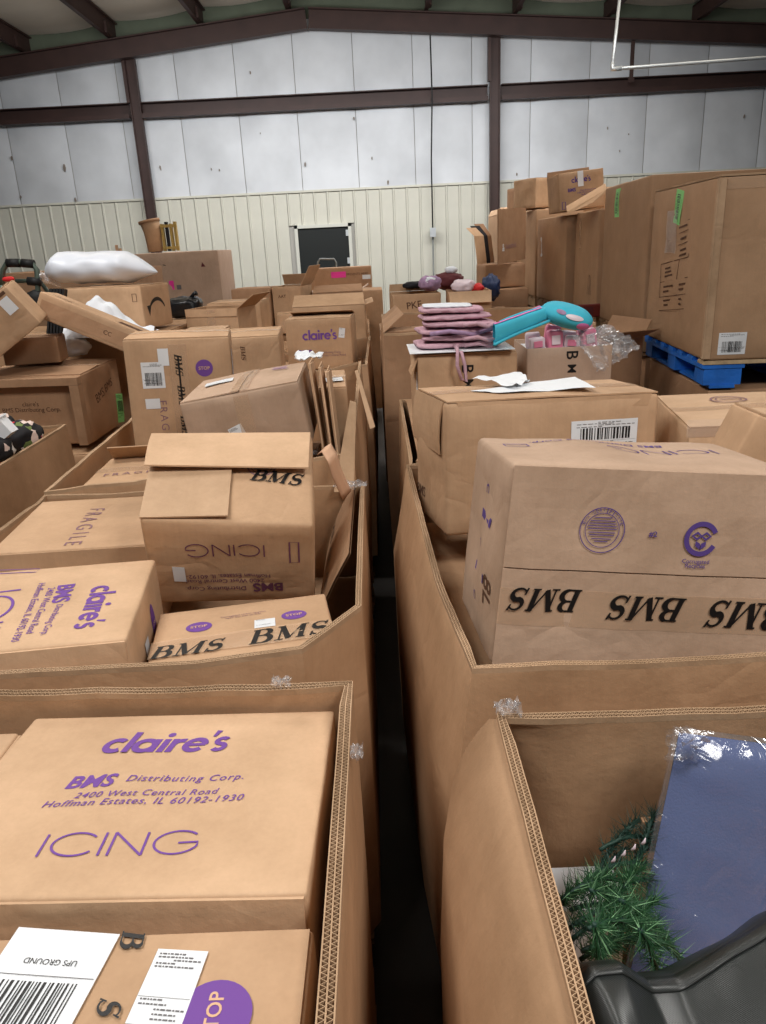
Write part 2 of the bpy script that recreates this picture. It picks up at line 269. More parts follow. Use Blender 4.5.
# ------------------------------------------------------------------ cartons
AX = {'front': ((0, -1, 0), (1, 0, 0), (0, 0, 1)), 'back': ((0, 1, 0), (-1, 0, 0), (0, 0, 1)), 'left': ((-1, 0, 0), (0, -1, 0), (0, 0, 1)), 'right': ((1, 0, 0), (0, 1, 0), (0, 0, 1)), 'top': ((0, 0, 1), (1, 0, 0), (0, 1, 0)), 'bottom': ((0, 0, -1), (1, 0, 0), (0, -1, 0))}
class Carton:
    """a real cuboid carton: empty at the base, body with softened dented faces, flaps, tape, prints"""
    def __init__(s, name, label, loc, dim, rot=(0, 0, 0), mat='kraft', cat='carton', group=None, amp=.004, seam='top', seam_dir=0, lid=True, rad=.006, skew=None, top_open=False, tape=True):
        if name == 'bulk_box' and mat == 'bin': loc = (loc[0], loc[1], loc[2]-.008); dim = (dim[0], dim[1], dim[2]-.018)
        s.d = Vector(dim); s.seed = random.random()*90; s.amp = amp; s.mat = mat; s.skew = skew or {}; s.rad = rad
        R = Euler(rot, 'XYZ').to_matrix(); base = Vector(loc)+R@Vector((0, 0, -dim[2]/2))
        s.o = thing(name, label, cat, base, rot, group); s.h2 = dim[2]/2; s.seam = seam; s.th = .004
        s.body(top_open)
        if not top_open and lid: s.flaps(seam, seam_dir, tape)
    def warp(s, p):
        q = Vector(p)
        if s.skew:
            d = s.d; t = [(q[i]/d[i]+.5) for i in range(3)]; off = Vector((0, 0, 0))
            for k, v in s.skew.items():
                wx = t[0] if k[0] == 'R' else 1-t[0]; wy = t[1] if k[1] == 'B' else 1-t[1]; wz = t[2] if k[2] == 'T' else 1-t[2]
                off += Vector(v)*max(0, wx)*max(0, wy)*max(0, wz)
            q = q+off
        q.z += s.h2
        return q
    def surf(s, face, a, b, off=0.0):
        n, u, v = (Vector(x) for x in AX[face]); d = s.d
        du = abs(u.dot(d)); dv = abs(v.dot(d)); dn = abs(n.dot(d))
        wu = max(0, 1-(2*a/du)**2)**.5 if abs(2*a/du) < 1 else 0; wv = max(0, 1-(2*b/dv)**2)**.5 if abs(2*b/dv) < 1 else 0
        k = (-.3 if face == 'bottom' else 1)*s.amp*wu*wv*(noise.noise(Vector((a*7+s.seed, b*7, s.seed+n.x*3+n.y*5+n.z*7)))*1.3+.4)
        return s.warp(n*(dn/2+k+off)+u*a+v*b)
    def body(s, top_open):
        n_ = 9; r = s.rad; V, F, ix = [], [], {}
        def coords(L):
            rr = min(r, L*.2); m = [-L/2, -L/2+rr*.35, -L/2+rr]; k = n_
            m += [-L/2+rr+(L-2*rr)*i/k for i in range(1, k)]; return m+[L/2-rr, L/2-rr*.35, L/2]
        inner = s.d/2-Vector((r, r, r))
        for face, (n, u, v) in AX.items():
            if top_open and face == 'top': continue
            n, u, v = Vector(n), Vector(u), Vector(v); du, dv, dn = abs(u.dot(s.d)), abs(v.dot(s.d)), abs(n.dot(s.d))
            cu, cv = coords(du), coords(dv); row = []
            for a in cu:
                for b in cv:
                    p = n*dn/2+u*a+v*b; key = (round(p.x, 5), round(p.y, 5), round(p.z, 5))
                    if key not in ix:
                        q = Vector([max(-inner[i], min(inner[i], p[i])) for i in range(3)]); e = p-q
                        outside = sum(1 for i in range(3) if abs(e[i]) > 1e-6)
                        if outside > 1: p2 = q+e.normalized()*r; co = s.warp(p2)
                        else:
                            co = s.surf(face, a, b)
                        ix[key] = len(V); V.append(co)
                    row.append(ix[key])
            m = len(cv)
            for i in range(len(cu)-1):
                for j in range(m-1): F.append((row[i*m+j], row[(i+1)*m+j], row[(i+1)*m+j+1], row[i*m+j+1]))
        s.b = mesh('body', V, F, s.mat, s.o, True)
        if top_open:
            md = s.b.modifiers.new('board', 'SOLIDIFY'); md.thickness = .005; md.offset = -1
    def patch(s, name, face, a0, a1, b0, b1, off, mat, th=0, nu=6, nv=6, parent=None, fn=None):
        V, F = [], []
        for i in range(nu+1):
            for j in range(nv+1):
                a = a0+(a1-a0)*i/nu; b = b0+(b1-b0)*j/nv; o_ = off+(fn(i/nu, j/nv) if fn else 0); V.append(s.surf(face, a, b, o_))
        m = nv+1
        for i in range(nu):
            for j in range(nv): F.append((i*m+j, (i+1)*m+j, (i+1)*m+j+1, i*m+j+1))
        if th:
            k = len(V)
            for i in range(nu+1):
                for j in range(nv+1):
                    a = a0+(a1-a0)*i/nu; b = b0+(b1-b0)*j/nv; V.append(s.surf(face, a, b, off+(fn(i/nu, j/nv) if fn else 0)-th))
            F += [tuple(reversed([x+k for x in f])) for f in F]
            ring = [i*m for i in range(nu+1)]+[nu*m+j for j in range(1, m)]+[i*m+nv for i in range(nu-1, -1, -1)]+[j for j in range(nv-1, 0, -1)]
            for x, y in zip(ring, ring[1:]+ring[:1]): F.append((y, x, x+k, y+k))
        return mesh(name, V, F, mat, parent or s.o, False)
    def flaps(s, face, sd, tape):
        n, u, v = (Vector(x) for x in AX[face]); du, dv = abs(u.dot(s.d)), abs(v.dot(s.d)); g = .0018; e = .004
        lift = random.uniform(0, .006)
        if sd == 0:
            s.patch('flap', face, -du/2+e, du/2-e, -dv/2+e, -g, s.th, s.mat, s.th, 8, 4, fn=lambda x, y: lift*y*y)
            s.patch('flap', face, -du/2+e, du/2-e, g, dv/2-e, s.th, s.mat, s.th, 8, 4)
            if tape: s.patch('tape', face, -du/2+.002, du/2-.002, -.028, .028, s.th+.0012+lift, 'tape', 0, 10, 2)
        else:
            s.patch('flap', face, -du/2+e, -g, -dv/2+e, dv/2-e, s.th, s.mat, s.th, 4, 8, fn=lambda x, y: lift*x*x)
            s.patch('flap', face, g, du/2-e, -dv/2+e, dv/2-e, s.th, s.mat, s.th, 4, 8)
            if tape: s.patch('tape', face, -.028, .028, -dv/2+.002, dv/2-.002, s.th+.0012+lift, 'tape', 0, 2, 10)
        s.lift = lift
    def lay(s, face): return (s.th+.0022+s.lift) if (face == s.seam and hasattr(s, 'lift')) else .0012
    def ink(s, face, g, a, b, width, mat='purple', rot=0, name='printed_lettering', off=0, label=None, parent=None, flip=False):
        c, sn = math.cos(rot), math.sin(rot); g = norm2(g); o_ = s.lay(face)+off
        V = []
        for x, y in g[0]:
            x, y = x*width*(-1 if flip else 1), y*width; V.append(s.surf(face, a+c*x-sn*y, b+sn*x+c*y, o_))
        o = mesh(name, V, g[1], mat, parent or s.o)
        if label: o['label'] = label
        return o
    def hit(s, face, px, py):
        n, u, v = (Vector(x) for x in AX[face]); R = s.o.rotation_euler.to_matrix(); Rt = R.transposed()
        o_ = Rt@(CAM-s.o.location)-Vector((0, 0, s.h2)); d = Rt@ray(px, py); dn = abs(n.dot(s.d))/2+s.lay(face); k = (dn-n.dot(o_))/n.dot(d); p = o_+d*k
        return u.dot(p), v.dot(p)
    def inkpx(s, face, g, p0, p1, mat='purple', name='printed_lettering', off=0):
        a, b = Vector(s.hit(face, *p0)), Vector(s.hit(face, *p1)); m = (a+b)/2; d = b-a
        return s.ink(face, g, m.x, m.y, d.length, mat, math.atan2(d.y, d.x), name, off)
    def label(s, face, a, b, w, h, rot=0, mat='white', code=True, lines=4, text=None, seed=0, frac=.5):
        """stick-on label with bar code and lines of small print"""
        rn = random.Random(seed); c, sn = math.cos(rot), math.sin(rot); o_ = s.lay(face)
        def grid(x0, x1, y0, y1, nx, ny, off):
            V = [s.surf(face, a+c*x-sn*y, b+sn*x+c*y, off) for x in [x0+(x1-x0)*i/nx for i in range(nx+1)] for y in [y0+(y1-y0)*j/ny for j in range(ny+1)]]
            return V, [(i*(ny+1)+j, (i+1)*(ny+1)+j, (i+1)*(ny+1)+j+1, i*(ny+1)+j+1) for i in range(nx) for j in range(ny)]
        V, F = grid(-w/2, w/2, -h/2, h/2, 4, 4, o_+.0003); L_ = mesh('label', V, F, mat, s.o)
        gs = []
        if code:
            x = -w*.36
            y0, y1 = (-h*.12, h*.26) if frac == .5 else (-h*.4, h*.1)
            while x < w*.36:
                bw = w*rn.choice((.012, .02, .03)); gs.append(grid(x, x+bw, y0, y1, 1, 1, o_+.001)); x += bw+w*rn.choice((.012, .02, .028))
            mesh('barcode', *join(*gs), 'black', L_); gs = []
        for i in range((lines+1)//2 if text else lines):
            y = h*(.42-.045*i) if i < lines/2 else -h*(.2+.06*(i-lines/2)); L0 = w*rn.uniform(.3, .8); x0 = -w*.42 if rn.random() < .6 else -w*.1
            x = x0
            while x < min(x0+L0, w*.44):
                bw = w*rn.uniform(.03, .09); gs.append(grid(x, min(x+bw, w*.45), y, y+h*.02, 1, 1, o_+.001)); x += bw+w*.02
        gs.append(grid(-w*.48, w*.48, -h*.16, -h*.155, 1, 1, o_+.001))
        mesh('small_print', *join(*gs), 'greyink' if mat == 'white' else 'dgreen', L_)
        if text: s.ink(face, txt(text), a-sn*(-h*.26), b+c*(-h*.26), w*.5, 'black', rot, 'label_text', .0012, parent=L_)
        return L_
    def stop(s, face, a, b, rx, ry, rot=0):
        g = disc2(0, 0, rx, ry); p = s.ink(face, g, a, b, 2*rx, 'purple', rot, 'stop_mark'); s.ink(face, txt('STOP', .015), a, b, rx*1.3, 'tan', rot, 'lettering', .0009, parent=p)
        return p
    def open_flap(s, side, ang, length, a0=-.5, a1=.5, mat=None, name='flap', curl=0, face='top'):
        """flap hinged on a top edge; ang 0 = closed over the top, 90 = standing up, 180+ = hanging outside"""
        d = s.d; hx, hy, hz = d/2; t = math.radians(ang); th = .004; V, F = [], []; nn = 8
        if side in 'LR': e = [Vector((0, a0*d.y, 0)), Vector((0, a1*d.y, 0))]; sx = -1 if side == 'L' else 1; hinge = Vector((sx*hx, 0, hz)); inn = Vector((-sx, 0, 0))
        else: e = [Vector((a0*d.x, 0, 0)), Vector((a1*d.x, 0, 0))]; sy = -1 if side == 'F' else 1; hinge = Vector((0, sy*hy, hz)); inn = Vector((0, -sy, 0))
        up = Vector((0, 0, 1))
        for i in range(nn+1):
            r = length*i/nn; tt = t+curl*i/nn; dv = inn*math.cos(tt)+up*math.sin(tt); nv = up*math.cos(tt)-inn*math.sin(tt)
            for ee in e:
                for k in (th, 0): V.append(s.warp(hinge+ee*(1-.03*i/nn)+dv*r+nv*k))
        for i in range(nn):
            b0, b1 = i*4, i*4+4
            F += [(b0, b0+2, b1+2, b1), (b0+1, b1+1, b1+3, b0+3), (b0, b1, b1+1, b0+1), (b0+2, b0+3, b1+3, b1+2)]
        F += [(0, 1, 3, 2), (nn*4, nn*4+2, nn*4+3, nn*4+1)]
        return mesh(name, V, F, mat or s.mat, s.o)
def addr(c, face, a, b, s_, rot=0, mat='purple', icing=True, claire=True, flip=1):
    """the printed side panel: claire's / BMS Distributing Corp. / address / ICING, s_ = height in metres of the block"""
    co, sn = math.cos(rot), math.sin(rot)
    def put(g, x, y, w_, m=mat): c.ink(face, g, a+co*x*s_-sn*y*s_, b+sn*x*s_+co*y*s_, w_*s_, m, rot)
    if claire: put(CLAIRES_I, .08, .42, .78)
    put(txt('BMS', .03, .2), -.42, .03, .33); put(txt('Distributing Corp.', .004, .25, 1.12), .23, .03, .80)
    put(txt('2400 West Central Road', .003, .25, 1.1), 0, -.09, .9); put(txt('Hoffman Estates, IL 60192-1930', .003, .25, 1.1), -.02, -.20, 1.18)
    if icing: put(ICING, -.18, -.5, .95)
# ================================================================== the hall
WY = 14.0
fl = slab('floor', (-10, 10, -3, WY+.1, -.1, 0), 'floor'); struct(fl, 'dark grey concrete warehouse floor', 'floor')
# end wall: cream ribbed siding below, white insulation sheets above, each panel its own piece
wall = slab('wall_back', (-10, 10, WY+.02, WY+.12, 0, 6.2), 'seam'); struct(wall, 'end wall with cream ribbed siding below white insulation sheets', 'wall')
WT = 2.62
DX0, DX1, DZ = -1.37, -.38, 2.10
def siding(w_, z0):
    # one narrow ribbed sheet: flat pan with a raised rib on one edge
    prof = [(0, 0), (.012, -.016), (.03, -.016), (.042, 0), (w_-.004, 0), (w_-.004, .012), (0, .012)]
    n = len(prof); V = [(x, y, z) for z in (z0, WT) for x, y in prof]
    F = [tuple(range(n-1, -1, -1)), tuple(range(n, 2*n))]+[(i, (i+1) % n, n+(i+1) % n, n+i) for i in range(n)]
    me = bpy.data.meshes.new('siding_panel'); me.from_pydata(V, [], F); me.materials.append(MT['siding']); return me
pw = .228; full, short = siding(pw, 0), siding(pw, DZ)
x = -9.9
while x < 9.8:
    o = link('siding_panel', short if (x+pw > DX0 and x < DX1) else full, None, wall); o.location = (x, WY-.008, 0); x += pw
mesh('siding_cap', *box_geo(-9.9, 9.9, WY-.04, WY+.02, WT, WT+.035), 'siding', wall)
def insul_sheet(x0, x1, z0, z1a, z1b, sd):
    n, m = 6, 8; V, F = [], []
    for i in range(n+1):
        for j in range(m+1):
            x = x0+(x1-x0)*i/n; t = i/n; z1 = z1a*(1-t)+z1b*t; z = z0+(z1-z0)*j/m
            e = math.sin(math.pi*i/n)**.5; V.append((x, WY-.005-.03*e-.012*e*noise.noise(Vector((x*2, z*2, sd))), z))
    for i in range(n):
        for j in range(m): F.append((i*(m+1)+j, (i+1)*(m+1)+j, (i+1)*(m+1)+j+1, i*(m+1)+j+1))
    return V, F
RX, RZ, SL = -.87, 5.42, .092          # ridge position, roof underside at ridge, roof slope
def sl(x): return SL if x < RX else .074
def roofz(x): return RZ-sl(x)*abs(x-RX)
x = -9.9; k = 0; sw = .97
while x < 9.6:
    for z0, z1 in ((WT+.03, 3.97), (3.97, None)):
        za, zb = (roofz(x)+.1, roofz(x+sw)+.1) if z1 is None else (z1-.006, z1-.006)
        v, f = insul_sheet(x+.005, x+sw-.005, z0, za, zb, k); mesh('insulation_sheet', v, f, 'insul', wall, True); k += 1
    x += sw
# tears and scuffs in the facing
for px, py, s_ in [(64, 168, .18), (11, 158, .12), (140, 168, .13), (160, 168, .14), (250, 72, .1), (211, 169, .07), (219, 170, .08), (305, 164, .12), (354, 118, .12), (260, 133, .05), (372, 158, .09), (20, 197, .09), (75, 200, .14), (388, 182, .14), (517, 174, .08), (608, 128, .07), (620, 151, .06), (629, 134, .05), (745, 116, .1)]:
    p = aty(px, py, WY-.07); n = 9; rn = random.Random(px)
    V = [(p.x+math.cos(a)*s_*.15*rn.uniform(.4, 1), 0, p.z+math.sin(a)*s_*rn.uniform(.4, 1)*.38) for a in [2*math.pi*i/n for i in range(n)]]
    V = [(a, WY-.052, c) for a, b, c in V]+[(a, WY-.03, c) for a, b, c in V]
    mesh('torn_facing', V, [tuple(range(n))]+[(i, i+n, (i+1) % n+n, (i+1) % n) for i in range(n)], 'stain', wall)
# door
door = slab('door_1', (DX0+.05, DX1-.05, WY-.02, WY+.03, .01, DZ-.05), 'doorm'); struct(door, 'dark door in pale frame behind the box piles', 'door')
fr = thing('door_frame', None, None); fr.parent = door
v, f = join(box_geo(DX0, DX0+.055, WY-.06, WY+.02, 0, DZ), box_geo(DX1-.055, DX1, WY-.06, WY+.02, 0, DZ), box_geo(DX0, DX1, WY-.06, WY+.02, DZ-.055, DZ))
bpy.data.objects.remove(fr); mesh('door_frame', v, f, 'frame', door)
for z in (DZ-.16, DZ-.62): slab('hinge', (DX1-.1, DX1-.055, WY-.05, WY-.015, z-.05, z+.05), 'galv', door)
# green strip above the rafter, wall-top shade in its colour; roof sheets, purlins
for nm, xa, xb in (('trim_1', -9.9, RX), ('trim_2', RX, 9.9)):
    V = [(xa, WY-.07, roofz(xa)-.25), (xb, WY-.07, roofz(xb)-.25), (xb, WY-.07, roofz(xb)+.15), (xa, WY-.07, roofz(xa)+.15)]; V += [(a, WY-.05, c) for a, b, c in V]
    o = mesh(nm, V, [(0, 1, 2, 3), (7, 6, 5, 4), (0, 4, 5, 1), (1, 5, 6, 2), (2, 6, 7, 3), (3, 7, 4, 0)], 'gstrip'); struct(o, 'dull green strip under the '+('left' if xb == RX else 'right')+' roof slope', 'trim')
ceil = None
PX = [-9.6, -8.2, -6.78, -5.38, -3.98, -2.56, -1.15, 1.01, 2.40, 3.86, 5.28, 6.7, 8.1, 9.6]
ceil = mesh('ceiling', [(-9.9, -3, roofz(-9.9)+.16), (RX, -3, RZ+.16), (9.9, -3, roofz(9.9)+.16), (-9.9, WY, roofz(-9.9)+.16), (RX, WY, RZ+.16), (9.9, WY, roofz(9.9)+.16)], [(0, 1, 4, 3), (1, 2, 5, 4)], 'roof'); struct(ceil, 'white insulated roof underside between purlins', 'ceiling')
for i, (a, b) in enumerate(zip(PX[:-1], PX[1:])):
    segs = [(a, RX), (RX, b)] if a < RX < b else [(a, b)]
    for (c, d) in segs:
        V, F = [], []; n, m = 6, 20
        for ii in range(n+1):
            for j in range(m+1):
                x = c+.03+(d-c-.06)*ii/n; y = -2.5+(WY-.12+2.5)*j/m
                V.append((x, y, roofz(x)+.12-.05*math.sin(math.pi*ii/n)))
        F = [(ii*(m+1)+j, ii*(m+1)+j+1, (ii+1)*(m+1)+j+1, (ii+1)*(m+1)+j) for ii in range(n) for j in range(m)]
        mesh('roof_sheet', V, F, 'roof', ceil, True)
pnames = ['third purlin from the left edge of the wall', '']
vis = {-5.38: 'leftmost purlin, meeting the rafter near the left edge', -3.98: 'purlin meeting the rafter above the left column', -2.56: 'second purlin left of the roof ridge', -1.15: 'purlin just left of the roof ridge', 1.01: 'purlin above the cable, right of the ridge', 2.40: 'purlin above the right column', 3.86: 'purlin above the bent pipe', 5.28: 'rightmost purlin near the right edge'}
for x in PX:
    if x not in vis: continue
    z = roofz(x)-.02; t = thing('steel_purlin', 'dark brown steel '+vis[x], 'purlin', (x, 6, z), group='roof purlins')
    v, f = join(box_geo(-.015, .015, -8.5, 7.93, -.12, .12), box_geo(-.05, .015, -8.5, 7.93, -.135, -.115), box_geo(-.015, .06, -8.5, 7.93, .1, .12)); mesh('z_section', v, f, 'steel', t)
    slab('clip', (.016, .05, 7.35, 7.55, -.13, .02), 'steel', t)
def ibeam(name, label, p, q, hh, ww, axis, cat='beam', group=None):
    """web plus two flanges as parts; p,q the ends of the centre line, axis the flange-width direction"""
    p, q = Vector(p), Vector(q); t = thing(name, label, cat, p, group=group); d = q-p; s_ = Vector(axis); n = d.normalized().cross(s_).normalized()
    for nm, off, a, b in (('web', 0, .012, hh), ('flange', hh/2, ww, .018), ('flange', -hh/2, ww, .018)):
        V = []
        for e in (Vector((0, 0, 0)), d):
            for i, j in ((-1, -1), (1, -1), (1, 1), (-1, 1)): V.append(e+n*off+s_*(i*a/2)+n*(j*b/2))
        mesh(nm, V, [(0, 1, 2, 3), (7, 6, 5, 4), (0, 4, 5, 1), (1, 5, 6, 2), (2, 6, 7, 3), (3, 7, 4, 0)], 'steel', t)
    return t
RY = WY-.36
def raftz(x): return 5.09-sl(x)*abs(x-RX)
ibeam('steel_rafter', 'dark brown roof rafter on the left slope', (-9.8, RY, raftz(-9.8)), (RX-.02, RY, raftz(RX)), .27, .16, (0, 1, 0), 'rafter', 'roof rafters')
ibeam('steel_rafter', 'dark brown roof rafter on the right slope', (RX+.02, RY, raftz(RX)), (9.8, RY, raftz(9.8)), .27, .16, (0, 1, 0), 'rafter', 'roof rafters')
for px0, lab in ((-3.77, 'dark brown steel column at left on the end wall'), (2.09, 'dark brown steel column in the middle of the end wall')):
    t = ibeam('steel_column', lab, (px0, WY-.2, 0), (px0, WY-.2, raftz(px0)-.12), .15, .09, (0, 1, 0), 'column', 'wall columns')
    slab('top_bracket', (-.12, -.07, -.08, .02, raftz(px0)-.75, raftz(px0)-.1), 'steel', t)
for a, b, lab in ((-9.8, -3.9, 'left length of brown wall girt, beyond the left column'), (-3.70, 1.98, 'middle length of brown wall girt between both columns'), (2.2, 9.8, 'right length of brown wall girt, beyond the right column')):
    t = thing('steel_girt', lab, 'girt', (a, WY-.14, 3.97), group='wall girts')
    for nm, b_ in (('web', (0, b-a, .04, .055, -.1, .1)), ('upper_flange', (0, b-a, -.09, .055, .1, .115)), ('lower_flange', (0, b-a, -.09, .055, -.115, -.1)), ('lip', (0, b-a, -.09, -.075, -.1, -.05))): slab(nm, b_, 'steel', t)
# cable drop with switch box, galvanised pipe
t = thing('cable_drop', 'thin dark cable running down the end wall to a small box', 'cable', (1.03, WY-.1, .9))
tube('cable', [(.02, -.16, 4.0), (.03, -.17, 3.07), (.0, -.07, 2.1), (0, -.03, 1.05)], .012, 'cable', t); tube('conduit', [(0, -.02, .95), (-.01, -.02, -.88)], .014, 'conduit', t)
slab('switch_box', (-.05, .05, -.09, .0, .9, 1.05), 'galv', t)
t = thing('bent_pipe', 'thin galvanised pipe hanging down then bending right under the roof', 'pipe', aty(612, 69, 9))
A_, B_, D_ = aty(621, -14, 9), aty(612, 69, 9), aty(800, 55, 9); z_ = Vector(t.location)
def lp(p): return Vector(p)-z_
pts = [lp(A_), lp(A_.lerp(B_, .9)), lp(B_.lerp(A_, .03)), lp(B_), lp(B_.lerp(D_, .02)), lp(B_.lerp(D_, .5)), lp(D_)]
tube('pipe', pts, .017, 'galv', t, 10)
tube('elbow', [lp(B_.lerp(A_, .08)), lp(B_), lp(B_.lerp(D_, .05))], .024, 'galv', t, 10)
t = thing('hanging_strap', 'short dark strap hanging between rafter and right girt', 'strap', (aty(632, 62, RY).x, RY, raftz(aty(632, 62, RY).x)-.465)); slab('strap', (-.03, .03, -.01, .01, -.2, .318), 'steel', t); slab('end_hook', (-.045, .045, -.02, .02, -.26, -.2), 'steel', t)
# ================================================================== pallets and bulk bins
_pm = {}
def pallet(label, cx, cy, w, d, z=0, mat='wood', rz=0):
    t = thing('pallet', label, 'pallet', (cx, cy, z), (0, 0, rz), 'pallets under the bins'); key = (round(w, 2), round(d, 2), mat)
    if key not in _pm:
        def mk(n, b): v, f = box_geo(*b); me = bpy.data.meshes.new(n); me.from_pydata(v, [], f); me.materials.append(MT[mat]); return me
        _pm[key] = (mk('deck_board', (-w/2, w/2, -.045, .045, -.009, .009)), mk('stringer', (-.02, .02, -d/2, d/2, -.045, .045)))
    db, st = _pm[key]
    if mat == 'bluewood':                       # block pallet with bare front board
        for i in range(7): o = slab('deck_board', (-w/2, w/2, -d/2+(d-.09)*i/6, -d/2+.09+(d-.09)*i/6, .121, .139), 'chip' if i == 0 else mat, t)
        for i in range(3):
            xc = -w/2+.10+(w-.20)*i/2; slab('stringer_board', (xc-.10, xc+.10, -d/2+.005, d/2-.005, .100, .120), mat, t); slab('bottom_rail', (xc-.06, xc+.06, -d/2, d/2, .004, .018), mat, t)
            for j in range(3): yc = -d/2+.08+(d-.16)*j/2; slab('block', (xc-.09, xc+.09, yc-.07, yc+.07, .0185, .0995), mat, t)
        return t
    for i in range(7): o = link('deck_board', db, None, t); o.location = (0, -d/2+.05+(d-.1)*i/6, .13)
    for i in range(3): o = link('stringer', st, None, t); o.location = (-w/2+.03+(w-.06)*i/2, 0, .075)
    for i in range(3): o = link('deck_board', db, None, t); o.location = (0, -d/2+.05+(d-.1)*i/2, .012)
    return t
def bulk_bin(label, rim, corners, zr=1.0, zb=.142, th=.013, flare=lambda x, y, t: 0, mat='bin', flutes=True, pad=None, seed=0, name='bulk_bin', bulge=.015):
    """open corrugated bin: rim polygon (counter-clockwise), one part for each wall, fluted cut edge on top"""
    n = len(rim); zr = zr if isinstance(zr, (list, tuple)) else [zr]*n
    cx = sum(p[0] for p in rim)/n; cy = sum(p[1] for p in rim)/n
    t = thing(name, label, 'bulk bin', (cx, cy, zb), group='open corrugated bins')
    P = []                                    # resampled rim: x,y,z,is corner
    for i in range(n):
        a, b = Vector((*rim[i], zr[i])), Vector((*rim[(i+1) % n], zr[(i+1) % n])); k = max(1, int((b-a).length/.07))
        for j in range(k): P.append((a.lerp(b, j/k), i if j == 0 else -1))
    m = len(P); nor = []
    for i in range(m):
        d = (P[(i+1) % m][0]-P[i-1][0]); d.z = 0; d.normalize(); nor.append(Vector((d.y, -d.x, 0)))
    rnz = [.007*noise.noise(Vector((p.x*9, p.y*9, seed)))+.003*noise.noise(Vector((p.x*40, p.y*40, seed))) for p, _ in P]
    starts = [i for i, (p, c) in enumerate(P) if c in corners]+[m+[i for i, (p, c) in enumerate(P) if c in corners][0]]
    lev = [0, .02, .06, .12, .2, .3, .45, .65, .85, 1]
    def pos(i, l, w_):
        i %= m; p = P[i][0]; H = p.z+rnz[i]-zb; e = math.sin(math.pi*min(1, l*1.05))*bulge*(1+noise.noise(Vector((p.x*3, p.y*3, l*3+seed))))
        q = p+nor[i]*(e+flare(p.x, p.y, l)-w_); return Vector((q.x-cx, q.y-cy, H*(1-l)+(-.012 if l == 0 else 0)*0))
    for a, b in zip(starts[:-1], starts[1:]):
        V, F = [], []; L_ = len(lev); c = b-a+1
        for i in range(a, b+1):
            for l in lev: V.append(pos(i, l, 0)-(Vector((0, 0, .01)) if l == 0 else Vector()))
        for i in range(a, b+1):
            for l in lev: V.append(pos(i, l, th)-(Vector((0, 0, .01)) if l == 0 else Vector()))
        K = c*L_
        for i in range(c-1):
            for j in range(L_-1):
                q = (i*L_+j, i*L_+j+1, (i+1)*L_+j+1, (i+1)*L_+j); F.append(q); F.append(tuple(K+x for x in reversed(q)))
            F.append((i*L_, (i+1)*L_, K+(i+1)*L_, K+i*L_))
        for i in (0, c-1):
            for j in range(L_-1): F.append((i*L_+j, K+i*L_+j, K+i*L_+j+1, i*L_+j+1))
        wp = mesh('wall_panel', V, F, mat, t, True); wp.data.set_sharp_from_angle(angle=.6)
        # cut edge: liners and flutes standing .01 above the recessed core
        def along(s_):
            i = min(int(s_), b-1); f_ = s_-i; return i, f_
        def rp(s_, w_):
            i, f_ = along(s_); return pos(i, 0, w_).lerp(pos(i+1, 0, w_), f_)
        def strip(ss, ws, hw):
            V, F = [], []
            for k, (s_, w_) in enumerate(zip(ss, ws)):
                for dw in (-hw, hw):
                    p = rp(s_, w_+dw); V += [p, p-Vector((0, 0, .011))]
            for k in range(len(ss)-1):
                q = k*4; F += [(q, q+4, q+6, q+2), (q, q+1, q+5, q+4), (q+2, q+6, q+7, q+3)]
            return V, F
        gs = []; base = [a+(b-a)*k/(b-a) for k in range(b-a+1)]
        for w_ in (.0008, th/2, th-.0008): gs.append(strip(base, [w_]*len(base), .0009))
        if flutes:
            for lo, hi in ((.001, th/2), (th/2, th-.001)):
                ss, ws = [], []; s_ = float(a); flip = 0
                while s_ < b-.001:
                    seg = (P[(int(s_)+1) % m][0]-P[int(s_) % m][0]).length; ss.append(s_); ws.append(lo+.0008 if flip else hi-.0008); flip ^= 1; s_ += .0034/max(seg, .01)
                gs.append(strip(ss, ws, .0007))
        else: gs.append(strip(base, [th/2]*len(base), th*.42))
        mesh('cut_edge', *join(*gs), 'edge', wp)
    if pad is not None:
        q = [(P[i][0]-nor[i]*(th+.02)) for i in range(m)]; V = [(p.x-cx, p.y-cy, pad-zb) for p in q]+[(p.x-cx, p.y-cy, pad-zb-.008) for p in q]
        mesh('layer_pad', V, [tuple(range(m)), tuple(range(2*m-1, m-1, -1))]+[(i, i+m, (i+1) % m+m, (i+1) % m) for i in range(m)], 'inner', t)
    return t
# ---- left row
bulk_bin('open bin at the bottom left holding the nearest large printed carton', [(-1.10, -.35), (-.075, -.35), (-.072, 1.112), (-1.10, 1.16)], (0, 1, 2, 3), 1.0, pad=.655, seed=1, bulge=.002, th=.019)
pallet('wooden pallet under the bottom left bin', -.58, .37, 1.0, 1.3)
bulk_bin('second bin of the left row with a bowed front right corner', [(-1.10, 1.20), (-.36, 1.195), (-.17, 1.235), (-.062, 1.40), (-.066, 2.24), (-1.09, 2.29)], (0, 3, 4, 5), 1.0, pad=.70, seed=2, bulge=.003)
pallet('wooden pallet under the second bin of the left row', -.58, 1.73, 1.0, 1.1)
bulk_bin('third bin of the left row with a raised ragged right wall', [(-1.11, 2.33), (-.10, 2.39), (-.085, 3.50), (-1.10, 3.55)], (0, 1, 2, 3), [1.0, 1.06, 1.20, 1.05], pad=.78, seed=3, flutes=False)
pallet('wooden pallet under the third bin of the left row', -.58, 2.94, 1.0, 1.1)
bulk_bin('fourth bin of the left row below the faded printed carton', [(-1.12, 3.70), (-.06, 3.70), (-.05, 4.88), (-1.12, 4.88)], (0, 1, 2, 3), [1.0, 1.16, 1.16, 1.0], pad=1.03, seed=4, flutes=False)
pallet('wooden pallet under the fourth bin of the left row', -.58, 4.29, 1.0, 1.1)
